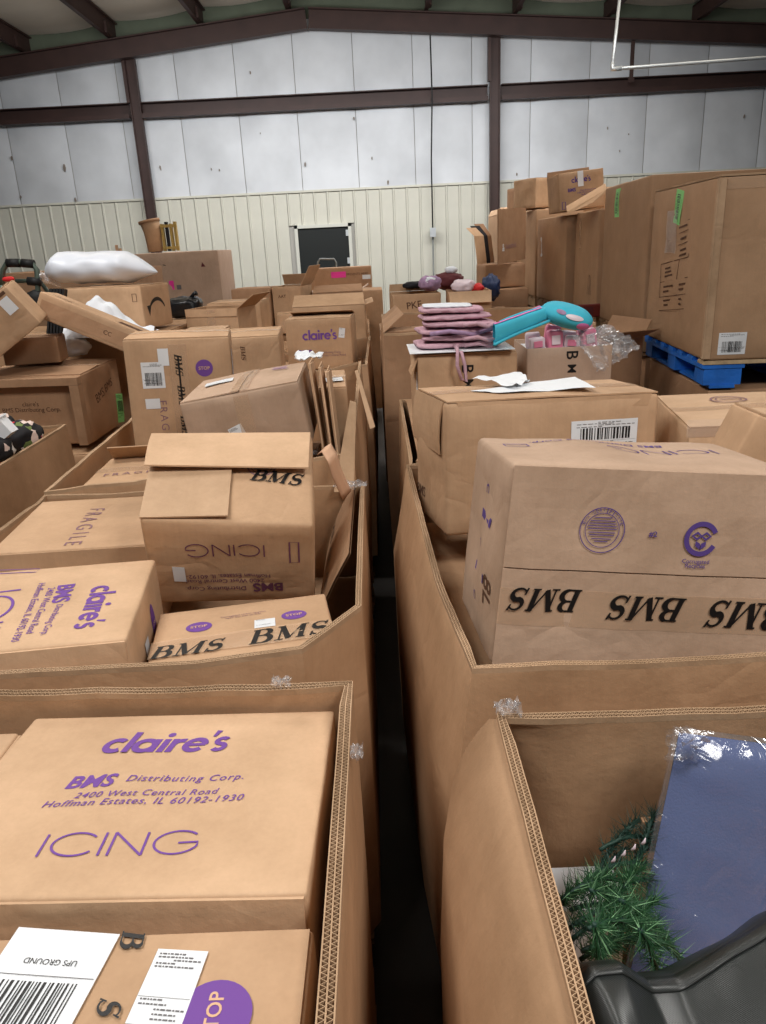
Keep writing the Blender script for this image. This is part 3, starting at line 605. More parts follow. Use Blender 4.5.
# ---- right row
bulk_bin('open bin at the bottom right holding a blue padded item and pine garland', [(.157, -.35), (1.24, -.35), (1.24, .975), (.157, 1.0)], (0, 1, 2, 3), 1.0, flare=lambda x, y, t: (.085*min(1, t/.18)**.8+.02*t) if x < .2 else 0, pad=.50, seed=5, bulge=.006, th=.017)
pallet('wooden pallet under the bottom right bin', .70, .33, 1.0, 1.3)
bulk_bin('second bin of the right row under the tilted carton', [(.135, 1.135), (1.22, 1.12), (1.22, 2.32), (.07, 2.33), (.078, 2.05), (.10, 1.5)], (0, 1, 2, 3), [1.0, 1.0, 1.0, 1.03, 1.02, 1.0], flare=lambda x, y, t: .05*min(1, t/.3) if x < .2 else 0, pad=.84, seed=6, bulge=.006)
pallet('wooden pallet under the second bin of the right row', .66, 1.73, 1.0, 1.1)
bulk_bin('third bin of the right row under the pink clothes', [(.085, 2.45), (1.20, 2.45), (1.20, 3.58), (.085, 3.58)], (0, 1, 2, 3), 1.0, pad=1.002, seed=7, flutes=False)
pallet('wooden pallet under the third bin of the right row', .64, 3.0, 1.0, 1.1)
t = bulk_bin('tall open box with loose flaps behind the pink clothes carton', [(.025, 3.70), (1.05, 3.70), (1.05, 4.80), (.025, 4.80)], (0, 1, 2, 3), 1.30, pad=1.12, seed=8, flutes=False, mat='brown')
pallet('wooden pallet under the tall open box of the right row', .54, 4.25, 1.0, 1.1)
for V in ([(-.512, -.55, 1.158), (-.512, .3, 1.158), (-.43, .26, 1.225), (-.41, -.48, 1.235)], [(-.512, -.52, 1.158), (.3, -.52, 1.158), (.28, -.43, 1.165), (-.46, -.44, 1.17)]):
    V = [Vector(v) for v in V]; V += [v+Vector((0, .002, .005)) for v in V]; mesh('flap', V, [(0, 1, 2, 3), (7, 6, 5, 4), (0, 4, 5, 1), (1, 5, 6, 2), (2, 6, 7, 3), (3, 7, 4, 0)], 'brown', t)
# ---- far-left open bin with floral goods
bulk_bin('open bin at the left edge filled with floral cloth', [(-2.45, 2.40), (-1.455, 2.40), (-1.440, 3.37), (-2.45, 3.40)], (0, 1, 2, 3), [.98, .98, 1.0, 1.0], pad=.80, seed=9, flutes=False)
pallet('wooden pallet under the floral cloth bin', -1.95, 2.9, 1.0, 1.0)
# ================================================================== cartons, left side
G1 = 'cartons in the left row'
c = Carton('shipping_carton', 'nearest large carton with big purple lettering on top, bottom left', (-.368, .882, .838), (.515, .405, .280), (-.06, .006, -.028), 'light', group=G1, seam='front', seam_dir=0, amp=.005)
c.inkpx('top', CLAIRES_I, (106, 745), (230, 741)); c.inkpx('top', txt('BMS', .03, .2), (68, 783), (117, 781)); c.inkpx('top', txt('Distributing Corp.', .004, .25, 1.15), (127, 781), (244, 778))
c.inkpx('top', txt('2400 West Central Road', .003, .25, 1.12), (75, 796), (219, 791)); c.inkpx('top', txt('Hoffman Estates, IL 60192-1930', .003, .25, 1.12), (43, 805), (244, 799)); c.inkpx('top', ICING, (42, 847), (199, 841))
c = Carton('shipping_carton', 'carton with white labels and a purple stop mark in the bottom left corner', (-.373, .460, .838), (.528, .395, .25), (0, .0, -.01), 'kraft', group=G1, seam='top', seam_dir=0)
ab = c.hit('top', 28, 1000); c.label('top', *ab, .125, .17, rot=math.pi-.12, text='UPS GROUND', seed=4, lines=8); ab = c.hit('top', 169, 987); c.label('top', *ab, .058, .088, rot=-.1, code=False, lines=10, seed=9)
ab = c.hit('top', 213, 1016); c.stop('top', *ab, .040, .040, math.pi/2)
for (p0, p1), L in ((((135, 930), (130, 950)), BMS_B), (((114, 1000), (106, 1022)), BMS_S)): c.inkpx('top', L, p0, p1, 'black', 'tape_lettering', .001)
c = Carton('shipping_carton', 'carton corner poking in at the left edge beside the nearest carton', (-.79, .97, .810), (.29, .235, .28), (0, 0, -.02), 'light', group=G1, seam='right')
slab('wood_grain_edge', (.1452, .147, -.11, .11, .20, .26), 'edge', c.o)
c = Carton('shipping_carton', 'carton with sideways purple lettering beside the stop carton', (-.736, 1.450, .873), (.40, .395, .29), (.007, .014, .13), 'light', group=G1, seam='front', rad=.009)
c.inkpx('top', CLAIRES, (106, 586), (88, 628)); c.inkpx('top', txt('BMS', .03), (67, 585), (60, 602)); c.inkpx('top', txt('Distributing Corp.', .003), (59, 604), (43, 636)); c.inkpx('top', txt('2400 West Central Road', .003), (52, 588), (30, 634)); c.inkpx('top', txt('Hoffman Estates, IL 60192-1930', .003), (42, 584), (14, 642)); c.inkpx('top', ICING, (2, 592), (-60, 690))
c.inkpx('top', ribbon([(0, 0), (1, 0), (1, .13), (0, .13)], .02, True), (-30, 573), (38, 571), name='printed_frame'); c.stop('right', .05, .05, .02, .045, 0); c.stop('right', -.16, .02, .02, .045, 0); c.patch('label', 'right', -.07, -.03, -.03, .06, .002, 'white')
c = Carton('shipping_carton', 'flat carton with faded FRAGILE print behind the sideways printed carton', (-.838, 1.985, .870), (.39, .46, .28), (-.03, .03, .12), 'kraft', group=G1, seam='front')
c.inkpx('top', txt('FRAGILE', 0, 0, 1.5), (98, 509), (72, 545), 'faint'); c.ink('top', shift2(BMS, sh=0), .165, .02, .07, 'black', math.pi, 'tape_lettering')
# the opened carton
c = Carton('shipping_carton', 'opened carton with upside down purple print and folded back flap', (-.399, 1.867, 1.029), (.406, .324, .271), (.30, .06, .081), 'kraft', group=G1, lid=False, amp=.008, rad=.01, skew={'LBT': (-.01, .02, .025), 'RBT': (0, .02, .025), 'RFT': (0, -.01, -.02)})
c.ink('front', ICING, -.012, .048, .19, 'plum', math.pi); c.ink('front', txt('BMS', .03), .085, -.080, .075, 'plum', math.pi); c.ink('front', txt('Distributing Corp.', .002), -.045, -.079, .15, 'plum', math.pi)
c.ink('front', txt('2400 West Central Road\nHoffman Estates, IL 60192-19', .002), -.02, -.045, .225, 'plum', math.pi); c.ink('front', ribbon([(0, 0), (.3, 0), (.3, .9), (0, .9)], .05, True), .155, .045, .026, 'plum', 0, 'printed_frame')
c.patch('label', 'front', -.145, -.115, -.055, -.005, .0015, 'white')
c.inkpx('top', BMS, (252, 480), (304, 483), 'black', 'tape_lettering', .002); c.ink('top', join(ring2(0, 0, .5, .06), ring2(0, 0, .38, .03), rect2(-.3, -.02, .3, .03), rect2(-.25, .08, .25, .12), rect2(-.25, -.13, .25, -.09)), .075, .03, .075, 'faint', 0, 'printed_seal')
c.open_flap('L', 3, .205, -.49, .35, 'light'); c.open_flap('B', 17, .165, -.53, .49, 'light', curl=-.15); 
# low stop carton
c = Carton('shipping_carton', 'low carton with two purple stop ovals behind the bowed rim', (-.322, 1.452, .835), (.38, .245, .20), (-.008, -.011, .156), 'kraft', group=G1, seam='front')
c.stop('top', *c.hit('top', 199, 627), .028, .024, .1); c.stop('top', *c.hit('top', 294, 615), .028, .022, .1); c.label('top', *c.hit('top', 265, 624), .045, .04, 0, code=False, lines=4, seed=3)
c.ink('top', txt('Corrugated carton recycles\nopen this side up first', .002), .0, .055, .10, 'faint')
for p0, p1 in (((150, 655), (226, 645)), ((248, 640), (331, 627))): c.inkpx('top', BMS, p0, p1, 'black', 'tape_lettering', .0027)
c.patch('tape', 'top', -.19, .19, -.095, -.025, .0035, 'tape', 0, 10, 2)
c = Carton('shipping_carton', 'small carton with pale FRAGILE print below the tall labelled carton', (-.92, 2.66, .88), (.27, .36, .17), (0, 0, .05), 'kraft', group=G1)
c.ink('top', txt('FRAGILE', 0, 0, 1.4), .02, -.06, .22, 'faint', .05); c.open_flap('B', 40, .10, -.45, .5)
c = Carton('shipping_carton', 'tall carton with barcode label and black tape lettering down its front', (-.812, 3.11, 1.10), (.399, .347, .60), (-.007, .032, .16), 'kraft', group=G1, amp=.007)
c.label('front', -.10, .165, .085, .10, 0, seed=5, lines=6, frac=1); c.patch('label', 'front', -.075, -.035, .20, .265, .002, 'white'); c.patch('label', 'front', -.14, -.085, .035, .075, .002, 'white')
c.stop('front', .095, .185, .033, .033); c.ink('front', txt('FRAGILE', 0, 0, 1.3), -.075, -.03, .19, 'faint', -math.pi/2)
for i in range(3): c.ink('front', BMS, .0, .20-.12*i, .085, 'black', -math.pi/2, 'tape_lettering', .002)
c.ink('front', rect2(-.004, -.25, .004, .25), -.0, .05, .006, 'black', 0, 'tape_seam', .002); c.patch('tape', 'front', -.035, .035, -.28, .28, .0025, 'tape', 0, 2, 10); c.label('right', -.13, .2, .05, .1, 0, code=False, seed=2)
c = Carton('shipping_carton', 'dented greyish carton tilted up behind the opened carton', (-.454, 2.645, 1.165), (.399, .40, .215), (.015, -.133, .014), 'grey', group=G1, seam='top', seam_dir=1, amp=.008)
c.label('top', -.10, .02, .10, .065, .1, code=False, lines=6, seed=6); c.label('front', -.03, -.03, .05, .07, .3, code=False, lines=5, seed=7); c.ink('top', join(rect2(0, 0, 1, .12), rect2(.1, .3, .9, .38), rect2(.1, .5, .9, .58), rect2(.1, .7, .9, .78), rect2(0, 1, 1, 1.12)), .11, .1, .06, 'purple', .1, 'printed_marks')
c.patch('tape', 'front', -.02, .03, -.1, .1, .002, 'tape')
c = Carton('shipping_carton', 'plain carton wedged under the greyish tilted carton', (-.45, 2.66, .89), (.42, .38, .20), (0, 0, 0), 'brown', group=G1)
# boards standing between the cartons and the bin wall
for i, (px, lab) in enumerate(((308, 'flattened carton leaning right of the greyish carton, leftmost of three'), (318, 'flattened carton leaning right of the greyish carton, middle of three'), (326, 'flattened carton standing by the small labelled carton, rightmost of three'))):
    p, q = aty(px, 364+4*i, 2.60), aty(px+14-2*i, 452, 2.52); t = thing('flattened_carton', lab, 'cardboard', p, group='flattened cartons in the third left bin')
    for k in range(2):
        dx = .0045*k; V = [(dx, 0, 0), (dx+.004, 0, 0), (dx+.004, .16, .0-.012*k), (dx, .16, .0-.012*k)]; d_ = q-p; V += [(x+d_.x*1.1, y+d_.y*1.1-.01*k, z+d_.z*1.1) for x, y, z in V]
        mesh('board', V, [(0, 1, 2, 3), (7, 6, 5, 4), (0, 4, 5, 1), (1, 5, 6, 2), (2, 6, 7, 3), (3, 7, 4, 0)], 'kraft' if k != 1 else 'light', t)
c = Carton('shipping_carton', 'narrow carton with a torn white label by the aisle', (-.187, 2.926, 1.01), (.107, .340, .42), (.03, .0, .05), 'kraft', group=G1, amp=.002)
c.label('top', .0, -.06, .08, .07, .1, code=False, lines=5, seed=8)
t = thing('cardboard_strip', 'torn cardboard strip hanging over the third left bin rim', 'cardboard', aty(357, 372, 2.75)); b0 = Vector(t.location)
V = [lp_-b0 for lp_ in (aty(355, 372, 2.75), aty(358, 371, 2.75), aty(375, 427, 2.62), aty(370, 429, 2.62))]; V += [v+Vector((.0, .006, .004)) for v in V]; mesh('strip', V, [(0, 1, 2, 3), (7, 6, 5, 4), (0, 4, 5, 1), (1, 5, 6, 2), (2, 6, 7, 3), (3, 7, 4, 0)], 'edge', t)
t = thing('cardboard_strip', 'pale upright cardboard flap standing inside the second left bin corner', 'cardboard', aty(345, 480, 2.2)); b0 = Vector(t.location)
V = [lp_-b0 for lp_ in (aty(350, 402, 2.36), aty(356, 404, 2.36), aty(354, 492, 2.20), aty(334, 492, 2.20))]; V += [v+Vector((.0, .006, .004)) for v in V]; mesh('strip', V, [(0, 1, 2, 3), (7, 6, 5, 4), (0, 4, 5, 1), (1, 5, 6, 2), (2, 6, 7, 3), (3, 7, 4, 0)], 'edge', t)
# curved printed panel inside the second left bin
t = thing('curved_cardboard', 'curved brown cardboard panel with black tape letters inside the second left bin', 'cardboard', (-.14, 1.75, .72))
def cur(u, v, off=0): return Vector((.050-.115*(1-v)-.02*math.sin(math.pi*v)-off*.8, -.12+.58*u, .30*v+off*.6))
V = [cur(i/10, j/8, o_) for o_ in (0, .005) for i in range(11) for j in range(9)]; F = [(i*9+j, (i+1)*9+j, (i+1)*9+j+1, i*9+j+1) for i in range(10) for j in range(8)]; F += [tuple(99+x for x in reversed(f)) for f in F]; mesh('panel', V, F, 'brown', t, True)
for u0 in (.25, .55, .85):
    g = BMS; V = [cur(u0+x*.2, .55+y*.32, .0065) for x, y in g[0]]; mesh('tape_lettering', V, g[1], 'black', t)
# fourth row and beyond
def far(name, label, loc, dim, rz=0, mat='kraft', **k): return Carton(name, label, loc, dim, (0, 0, rz), mat, group=G1, **k)
c = far('shipping_carton', 'carton with faded purple lettering and a white tag, mid left row', (-.335, 4.58, 1.178), (.382, .305, .285), -.06, 'kraft', seam='top')
c.ink('front', CLAIRES, .005, .055, .20, 'purple'); c.label('front', .135, .06, .035, .055, -.15, code=False, seed=3); c.ink('front', txt('BMS', .03), -.085, -.045, .08, 'purple'); c.ink('front', txt('Distributing Corp.\n2400 West Central Road'), .06, -.055, .18, 'faint'); c.open_flap('B', 12, .14)
c = far('shipping_carton', 'carton with a dented lid left of the faded purple lettered carton', (-.660, 4.00, 1.171), (.305, .46, .27), .08, 'kraft'); c.ink('front', BMS, -.03, .06, .07, 'brownink', -math.pi/2, 'tape_lettering')
c = far('shipping_carton', 'flat carton lid with pale FRAGILE lettering behind the tall labelled carton', (-.985, 4.37, 1.165), (.24, .40, .26), .03, 'light'); c.ink('front', txt('FRAGILE', 0, 0, 1.2), 0, .07, .2, 'faint')
L5 = Carton('bulk_box', 'large closed box of the left row, fifth from the front', (-.66, 5.60, .585), (1.16, 1.15, .88), mat='bin', group='closed bulk boxes'); pallet('wooden pallet under the fifth box of the left row', -.66, 5.60, 1.05, 1.1)
c = far('shipping_carton', 'small open carton with a dark gaping right flap', (-1.03, 5.13, 1.205), (.368, .30, .33), -.25, 'kraft', top_open=True); c.open_flap('R', 145, .14); c.open_flap('F', 264, .05); c.patch('tape', 'front', -.03, .03, .02, .16, .002, 'tape')
c = far('shipping_carton', 'carton with a white strip label behind the small open carton', (-1.04, 5.885, 1.196), (.393, .396, .32), -.04, 'kraft'); c.patch('label', 'front', .1, .15, -.08, .15, .002, 'white')
c = far('shipping_carton', 'wide flat carton behind the faded purple lettered carton', (-.33, 5.45, 1.185), (.49, .489, .30), .02, 'kraft', amp=.012); c.open_flap('F', 10, .2, curl=.15); c.open_flap('B', 22, .2, curl=-.3); c.open_flap('R', 165, .06)
L6 = Carton('bulk_box', 'large closed box of the left row, sixth from the front', (-.66, 6.95, .595), (1.16, 1.15, .90), mat='bin', group='closed bulk boxes'); pallet('wooden pallet under the sixth box of the left row', -.66, 6.95, 1.05, 1.1)
c = far('shipping_carton', 'carton with dark stamp and a loose right flap before the door', (-.723, 6.76, 1.235), (.25, .35, .36), -.2, 'kraft', top_open=True); c.ink('front', txt('AAT', .01), -.04, .1, .07, 'brownink'); c.open_flap('R', 120, .18); c.open_flap('B', 60, .1)
c = far('shipping_carton', 'plain carton left of the stamped carton, far left row', (-1.04, 6.80, 1.230), (.34, .35, .35), -.15, 'brown')
c = far('shipping_carton', 'low crumpled carton between stamped carton and wide flat carton', (-.62, 6.45, 1.13), (.42, .15, .16), .03, 'light')
c = far('shipping_carton', 'brown lidded carton right of the stamped carton', (-.33, 6.80, 1.205), (.42, .5, .29), .03, 'brown', amp=.012); c.open_flap('F', 14, .2); c.open_flap('B', 25, .2, curl=-.3)
L7 = Carton('bulk_box', 'large closed box of the left row, seventh from the front', (-.66, 8.75, .625), (1.10, 1.10, .96), mat='bin', group='closed bulk boxes'); pallet('wooden pallet under the seventh box of the left row', -.66, 8.75, 1.05, 1.1)
c = Carton('bulk_box', 'slim upright box at the far end of the left row by the aisle', (-.06, 7.85, .725), (.24, .6, 1.17), mat='bin', group='closed bulk boxes')
c = far('shipping_carton', 'carton wrapped in shiny film below the pink labelled box', (-.327, 8.68, 1.19), (.346, .35, .16), .02, 'pinkish'); c.patch('film', 'front', -.17, .17, -.06, .07, .004, 'crinkle', 0, 10, 6); c.patch('film', 'top', -.17, .17, -.17, .17, .014, 'crinkle', 0, 10, 6)
c.open_flap('R', 150, .08); c = far('shipping_carton', 'grey brown carton left of the film wrapped carton', (-.72, 8.42, 1.19), (.33, .3, .16), -.1, 'pinkish')
L8 = Carton('bulk_box', 'large closed box of the left row, nearest to the door', (-.50, 10.05, .66), (1.1, 1.1, 1.03), mat='bin', group='closed bulk boxes'); pallet('wooden pallet under the box nearest to the door', -.5, 10.05, 1.05, 1.1)
c = far('shipping_carton', 'long brown carton with a bright pink label before the dark door', (-.42, 9.80, 1.325), (.741, .400, .285), 0, 'brown'); p_ = c.patch('label', 'front', -.12, .06, .03, .1, .002, 'pink'); p_['label'] = 'bright pink sticker'; c.ink('front', txt('PRESENTS HERE', .004), .2, .065, .26, 'brownink'); c.patch('label', 'front', .26, .36, .0, .05, .002, 'white')
t = thing('metal_handle', 'thin grey upright handle in front of the dark door', 'handle', aty(329, 268, 10.1)); b0 = Vector(t.location)
tube('handle', [lp_-b0 for lp_ in (Vector((aty(317, 274, 10.15).x, 10.15, 1.19)), aty(318, 262, 10.15), aty(320, 259, 10.15), aty(334, 259, 10.15), aty(336, 262, 10.15), Vector((aty(336, 274, 10.15).x, 10.15, 1.19)))], .012, 'conduit', t)
# ---- second column on the far left
Carton('bulk_box', 'closed box at the left edge under the open sided carton', (-1.78, 3.98, .47), (1.05, .62, .65), mat='bin', group='closed bulk boxes'); pallet('wooden pallet under the left edge box', -1.78, 3.98, 1.0, .6)
c = Carton('shipping_carton', 'open sided carton with a green label on its right face', (-1.762, 4.02, .998), (.562, .50, .351), (.02, .012, -.03), 'brown', group='cartons on the far left', amp=.008, lid=True, seam_dir=0)
ab = c.hit('right', 120, 408); lb = c.label('right', ab[0], ab[1], .10, .16, -.2, mat='green', lines=6, seed=12); lb['label'] = 'bright green sticker'
c.patch('flap_edge', 'front', -.28, .28, .135, .172, .055, 'brown', .055); c.patch('flap_edge', 'front', .235, .28, -.17, .134, .055, 'brown', .055); c.ink('front', txt('claire\'s\nBMS Distributing Corp.'), 0, .02, .3, 'brownink'); c.ink('right', txt('BMS BMS'), .0, .05, .25, 'brownink', .2, 'tape_lettering')
c = Carton('shipping_carton', 'tilted carton with a white label at the upper left edge', (-1.905, 3.83, 1.40), (.44, .26, .22), (.10, -.60, .20), 'kraft', group='cartons on the far left', seam='top')
c.patch('label', 'front', .14, .195, .0, .075, .002, 'white'); c.patch('dark_tape', 'front', -.2, .2, .085, .1, .002, 'brownink')
c = Carton('shipping_carton', 'small carton propping the tilted carton at the left edge', (-1.83, 4.08, 1.265), (.28, .18, .13), (0, 0, .15), 'brown', group='cartons on the far left')
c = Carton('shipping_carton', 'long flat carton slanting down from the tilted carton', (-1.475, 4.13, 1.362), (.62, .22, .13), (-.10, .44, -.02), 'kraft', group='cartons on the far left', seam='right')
c.patch('dark_strip', 'top', .1, .26, -.1, -.04, .0025, 'brownink'); c.patch('shaded_side', 'front', -.29, .29, -.045, .03, .0015, 'brown'); c.ink('front', txt('COLLECTION'), .15, -.005, .2, 'brownink'); c.ink('top', txt('THIS SIDE UP\nHANDLE', .005), -.2, -.06, .14, 'brownink')  # browner front patch carries the shade on this face as colour
Carton('bulk_box', 'closed box under the carton with a curved arrow', (-1.96, 4.98, .715), (1.38, 1.08, 1.14), mat='bin', group='closed bulk boxes'); pallet('wooden pallet under the curved arrow carton stack', -1.96, 4.98, 1.2, 1.05)
c = Carton('shipping_carton', 'carton with a black curved arrow under the white bag', (-1.592, 4.834, 1.420), (.490, .394, .248), (0, .007, -.161), 'kraft', group='cartons on the far left')
c.ink('right', join(ribbon(arc(0, 0, .5, .35, 165, 20, 14), [.05+.05*math.sin(math.pi*i/14) for i in range(15)]), ([(-.62, .2), (-.36, .22), (-.52, -.06)], [(0, 1, 2)])), -.02, -.0, .25, 'black', 0, 'printed_arrow'); c.ink('front', ribbon([(0, 0), (.6, 0), (.6, 1), (0, 1)], .1, True), .2, .06, .03, 'brownink', 0, 'printed_mark')
Carton('bulk_box', 'closed box under the black plastic bag, left side', (-1.75, 6.10, .70), (1.0, 1.0, 1.11), mat='bin', group='closed bulk boxes'); pallet('wooden pallet under the black bag stack', -1.75, 6.1, 1.0, 1.0)
Carton('bulk_box', 'brown box behind the white bag at the far left', (-2.75, 7.30, .88), (1.3, 1.0, 1.47), mat='brown', group='closed bulk boxes', amp=.01); pallet('wooden pallet under the box behind the white bag', -2.75, 7.3, 1.2, 1.0)
Carton('bulk_box', 'lower box under the grey brown pink labelled box', (-2.294, 9.508, .435), (1.0, 1.0, .58), mat='bin', group='closed bulk boxes'); pallet('wooden pallet under the grey brown pink labelled box', -2.294, 9.508, 1.0, 1.0)
c = Carton('bulk_box', 'large greyish brown box with a small pink sticker near the wall', (-2.294, 9.508, 1.235), (1.018, 1.006, 1.01), (0, 0, .024), 'pinkish', group='closed bulk boxes', amp=.01, lid=False)
c.patch('pink_sticker', 'front', -.1, -.03, .1, .2, .003, 'pink'); c.patch('grey_mark', 'front', .0, .05, .1, .15, .003, 'greyink'); c.ink('front', ([(0, 1), (.5, .95), (.55, .3), (.8, 0), (.4, .1), (.1, .5)], [(0, 1, 2, 3, 4, 5)]), -.12, .40, .06, 'black', 0, 'tear'); c.ink('front', ([(0, 0), (.3, 1), (1, 0)], [(0, 1, 2)]), .33, .36, .05, 'maroon', 0, 'tear')
# ================================================================== cartons, right side
G2 = 'cartons in the right row'
c = Carton('shipping_carton', 'big tilted carton with upside down black tape letters and round purple stamps', (.452, 1.405, 1.098), (.527, .337, .378), (-.105, .125, .035), 'grey', group=G2, amp=.011, rad=.011, seam='front', seam_dir=0, lid=False, skew={'RFT': (0, 0, .012), 'RBT': (0, 0, .02)})
c.patch('flap', 'front', -.26, .26, -.186, .0, .004, 'grey', .004, 10, 5); c.patch('flap', 'front', -.26, .26, .003, .186, .004, 'grey', .004, 10, 5)
K = .0052
for p0, p1 in (((580, 601), (506, 597)), ((682, 610), (605, 606)), ((786, 619), (703, 613))): c.inkpx('front', BMS, p0, p1, 'black', 'tape_lettering', K)
c.patch('tape', 'front', -.262, .262, -.105, -.035, .0048, 'tape', 0, 12, 3)
c.ink('front', join(ring2(0, 0, .5, .02), ring2(0, 0, .38, .015), *[rect2(-w_, y, w_, y+.02) for w_, y in ((.2, .27), (.28, .2), (.3, .14), (.33, .08), (.33, .02), (.3, -.06), (.28, -.12), (.22, -.2), (.15, -.26))]), -.092, .078, .082, 'purpled', 0, 'printed_seal', K)
for k_, s_ in enumerate('BOX CERTIFICATE'):
    if s_ == ' ': continue
    an = math.radians(160-10*k_); c.ink('front', txt(s_), -.092+math.cos(an)*.036, .078+math.sin(an)*.036, .0014 if s_ == 'I' else .0042, 'purpled', an-math.pi/2, 'printed_seal', K)
c.ink('front', txt('#2', .02), 0, .075, .015, 'purpled', 0, off=K)
c.ink('front', join(ribbon(arc(0, 0, .42, .42, 25, 335, 30), .14), shift2(ribbon([(0, 0), (.13, .09), (.26, 0), (.13, -.09)], .07, True), -.26, .08), shift2(ribbon([(0, 0), (.13, .09), (.26, 0), (.13, -.09)], .07, True), 0, .08), ([(-.15, -.06), (-.01, -.13), (-.01, -.3), (-.15, -.2)], [(0, 1, 2, 3)]), ([(.15, -.06), (.01, -.13), (.01, -.3), (.15, -.2)], [(0, 1, 2, 3)])), .088, .070, .06, 'purpled', 0, 'recycling_mark', K)
c.ink('front', txt('Corrugated\nRecycles', .008, 0, 1, .75), .086, .024, .05, 'purpled', 0, off=K)
c.ink('top', ICING, .08, .02, .22, 'purpled', math.pi); c.ink('top', txt('BMS Distributing Corp.', .01, .2), -.03, .09, .28, 'purpled', math.pi); c.ink('top', ribbon([(0, 0), (1, 0), (1, .6), (0, .6)], .1, True), -.205, .06, .05, 'purpled', .0, 'printed_frame')
for i in range(5): c.ink('left', txt('I' if i % 2 else 'C', .01), .0+.02*(i % 2), .11-.055*i, .018, 'purpled', -math.pi/2)
c.ink('left', txt('8L', .01, .2), .1, -.07, .06, 'brownink', -math.pi/2, 'tape_lettering')
c = Carton('shipping_carton', 'worn carton with a long shipping label behind the tilted carton', (.429, 2.076, 1.117), (.586, .285, .36), (-.04, .03, .149), 'kraft', group=G2, amp=.012, rad=.012, seam='top', seam_dir=0, skew={'LBT': (-.02, 0, 0), 'LBD': (-.02, 0, 0)})
c.label('front', .14, .075, .19, .085, 0, seed=21, lines=10); c.ink('left', txt('BMS', .01, .2), -.10, -.11, .08, 'brownink', 0, 'tape_lettering'); c.open_flap('L', 255, .14, -.4, .5, curl=.2); c.open_flap('F', 268, .03, -.45, .46)
for lab, V in (('crumpled white paper sheet on the worn carton', [(472, 383), (520, 376), (530, 384), (512, 390)]), ('long white printed sheet lying on the worn carton', [(470, 391), (575, 377), (596, 388), (500, 393)])):
    zc = 1.312; P_ = [atz(px, py, zc+.004) for px, py in V]; b0 = sum(P_, Vector())/4; t = thing('paper_sheet', lab, 'paper', b0); n = 8; W_ = []
    for i in range(n+1):
        for j in range(n+1):
            u, v_ = i/n, j/n; p = (P_[0].lerp(P_[1], u)).lerp(P_[3].lerp(P_[2], u), v_)-b0; p.z += .010*(1+noise.noise(Vector((u*3, v_*3, len(lab)))))*(1.6 if 'crumpled' in lab else .5)-.004; W_.append(p)
    mesh('sheet', W_, [(i*(n+1)+j, (i+1)*(n+1)+j, (i+1)*(n+1)+j+1, i*(n+1)+j+1) for i in range(n) for j in range(n)], 'paper', t, True)
c = Carton('shipping_carton', 'pale carton with an oval stamp below the blue pallet', (.985, 2.03, 1.05), (.36, .42, .36), (.0, -.02, -.15), 'light', group=G2, amp=.004)
c.ink('top', join(ring2(0, 0, .5, .06), ring2(0, 0, .36, .04), rect2(-.25, -.02, .25, .03), rect2(-.2, .08, .2, .12)), -.0, .1, .10, 'faint', 0, 'printed_seal'); c.patch('film', 'front', -.185, .16, .16, .205, .006, 'crinkle', 0, 12, 3); c.ink('front', txt('1.', .02), -.15, .05, .04, 'black', .6); c.open_flap('F', 258, .09)
c = Carton('shipping_carton', 'carton corner leaning at the right edge over the tilted carton', (.945, 1.68, 1.10), (.39, .13, .29), (0, .42, 0), 'kraft', group=G2, seam='top')
c = Carton('shipping_carton', 'carton carrying the stack of folded pink clothes', (.314, 2.915, 1.16), (.366, .316, .305), (0, 0, .04), 'kraft', group=G2)
c.ink('front', txt('B', .01), .0, .10, .03, 'black', -math.pi/2, 'tape_lettering'); c.ink('front', txt('M', .01), .002, .045, .035, 'black', -math.pi/2, 'tape_lettering'); c.open_flap('L', 250, .07, -.5, -.1); c.label('left', .13, .06, .03, .07, 0, code=False, seed=3)
c = Carton('shipping_carton', 'open carton of pink packets with FRAGILE letters', (.715, 2.99, 1.16), (.321, .300, .305), (0, .0, -.012), 'pinkish', group=G2, top_open=True)
c.ink('front', txt('B', .01), .01, .12, .03, 'black', -math.pi/2, 'tape_lettering'); c.ink('front', txt('M', .01), .01, .07, .03, 'black', -math.pi/2, 'tape_lettering'); c.ink('front', txt('FRAGILE', .005, 0, 1.35), .05, .0, .24, 'purpled')
mesh('filling', *box_geo(-.155, .155, -.145, .145, .1, .285), 'white', c.o)
R5 = Carton('bulk_box', 'closed box under the two clothes cartons near the wall', (.56, 5.55, .64), (1.1, 1.1, .99), mat='bin', group='closed bulk boxes'); pallet('wooden pallet under the clothes cartons', .56, 5.55, 1.05, 1.05)
c = Carton('shipping_carton', 'open carton with a lilac garment on top near the wall', (.262, 5.386, 1.265), (.323, .350, .245), (0, 0, .05), 'kraft', group=G2, top_open=True); c.ink('front', txt('PKE', .01), -.02, .05, .1, 'brownink', .1); c.ink('front', txt('FRAGILE', .0, 0, 1.2), .03, -.06, .2, 'faint'); c.open_flap('B', 95, .05)
c = Carton('shipping_carton', 'open carton with a pale front flap and red item', (.631, 5.37, 1.265), (.283, .350, .245), (0, 0, -.03), 'kraft', group=G2, top_open=True); c.open_flap('F', 255, .085, mat='light', curl=-.3)
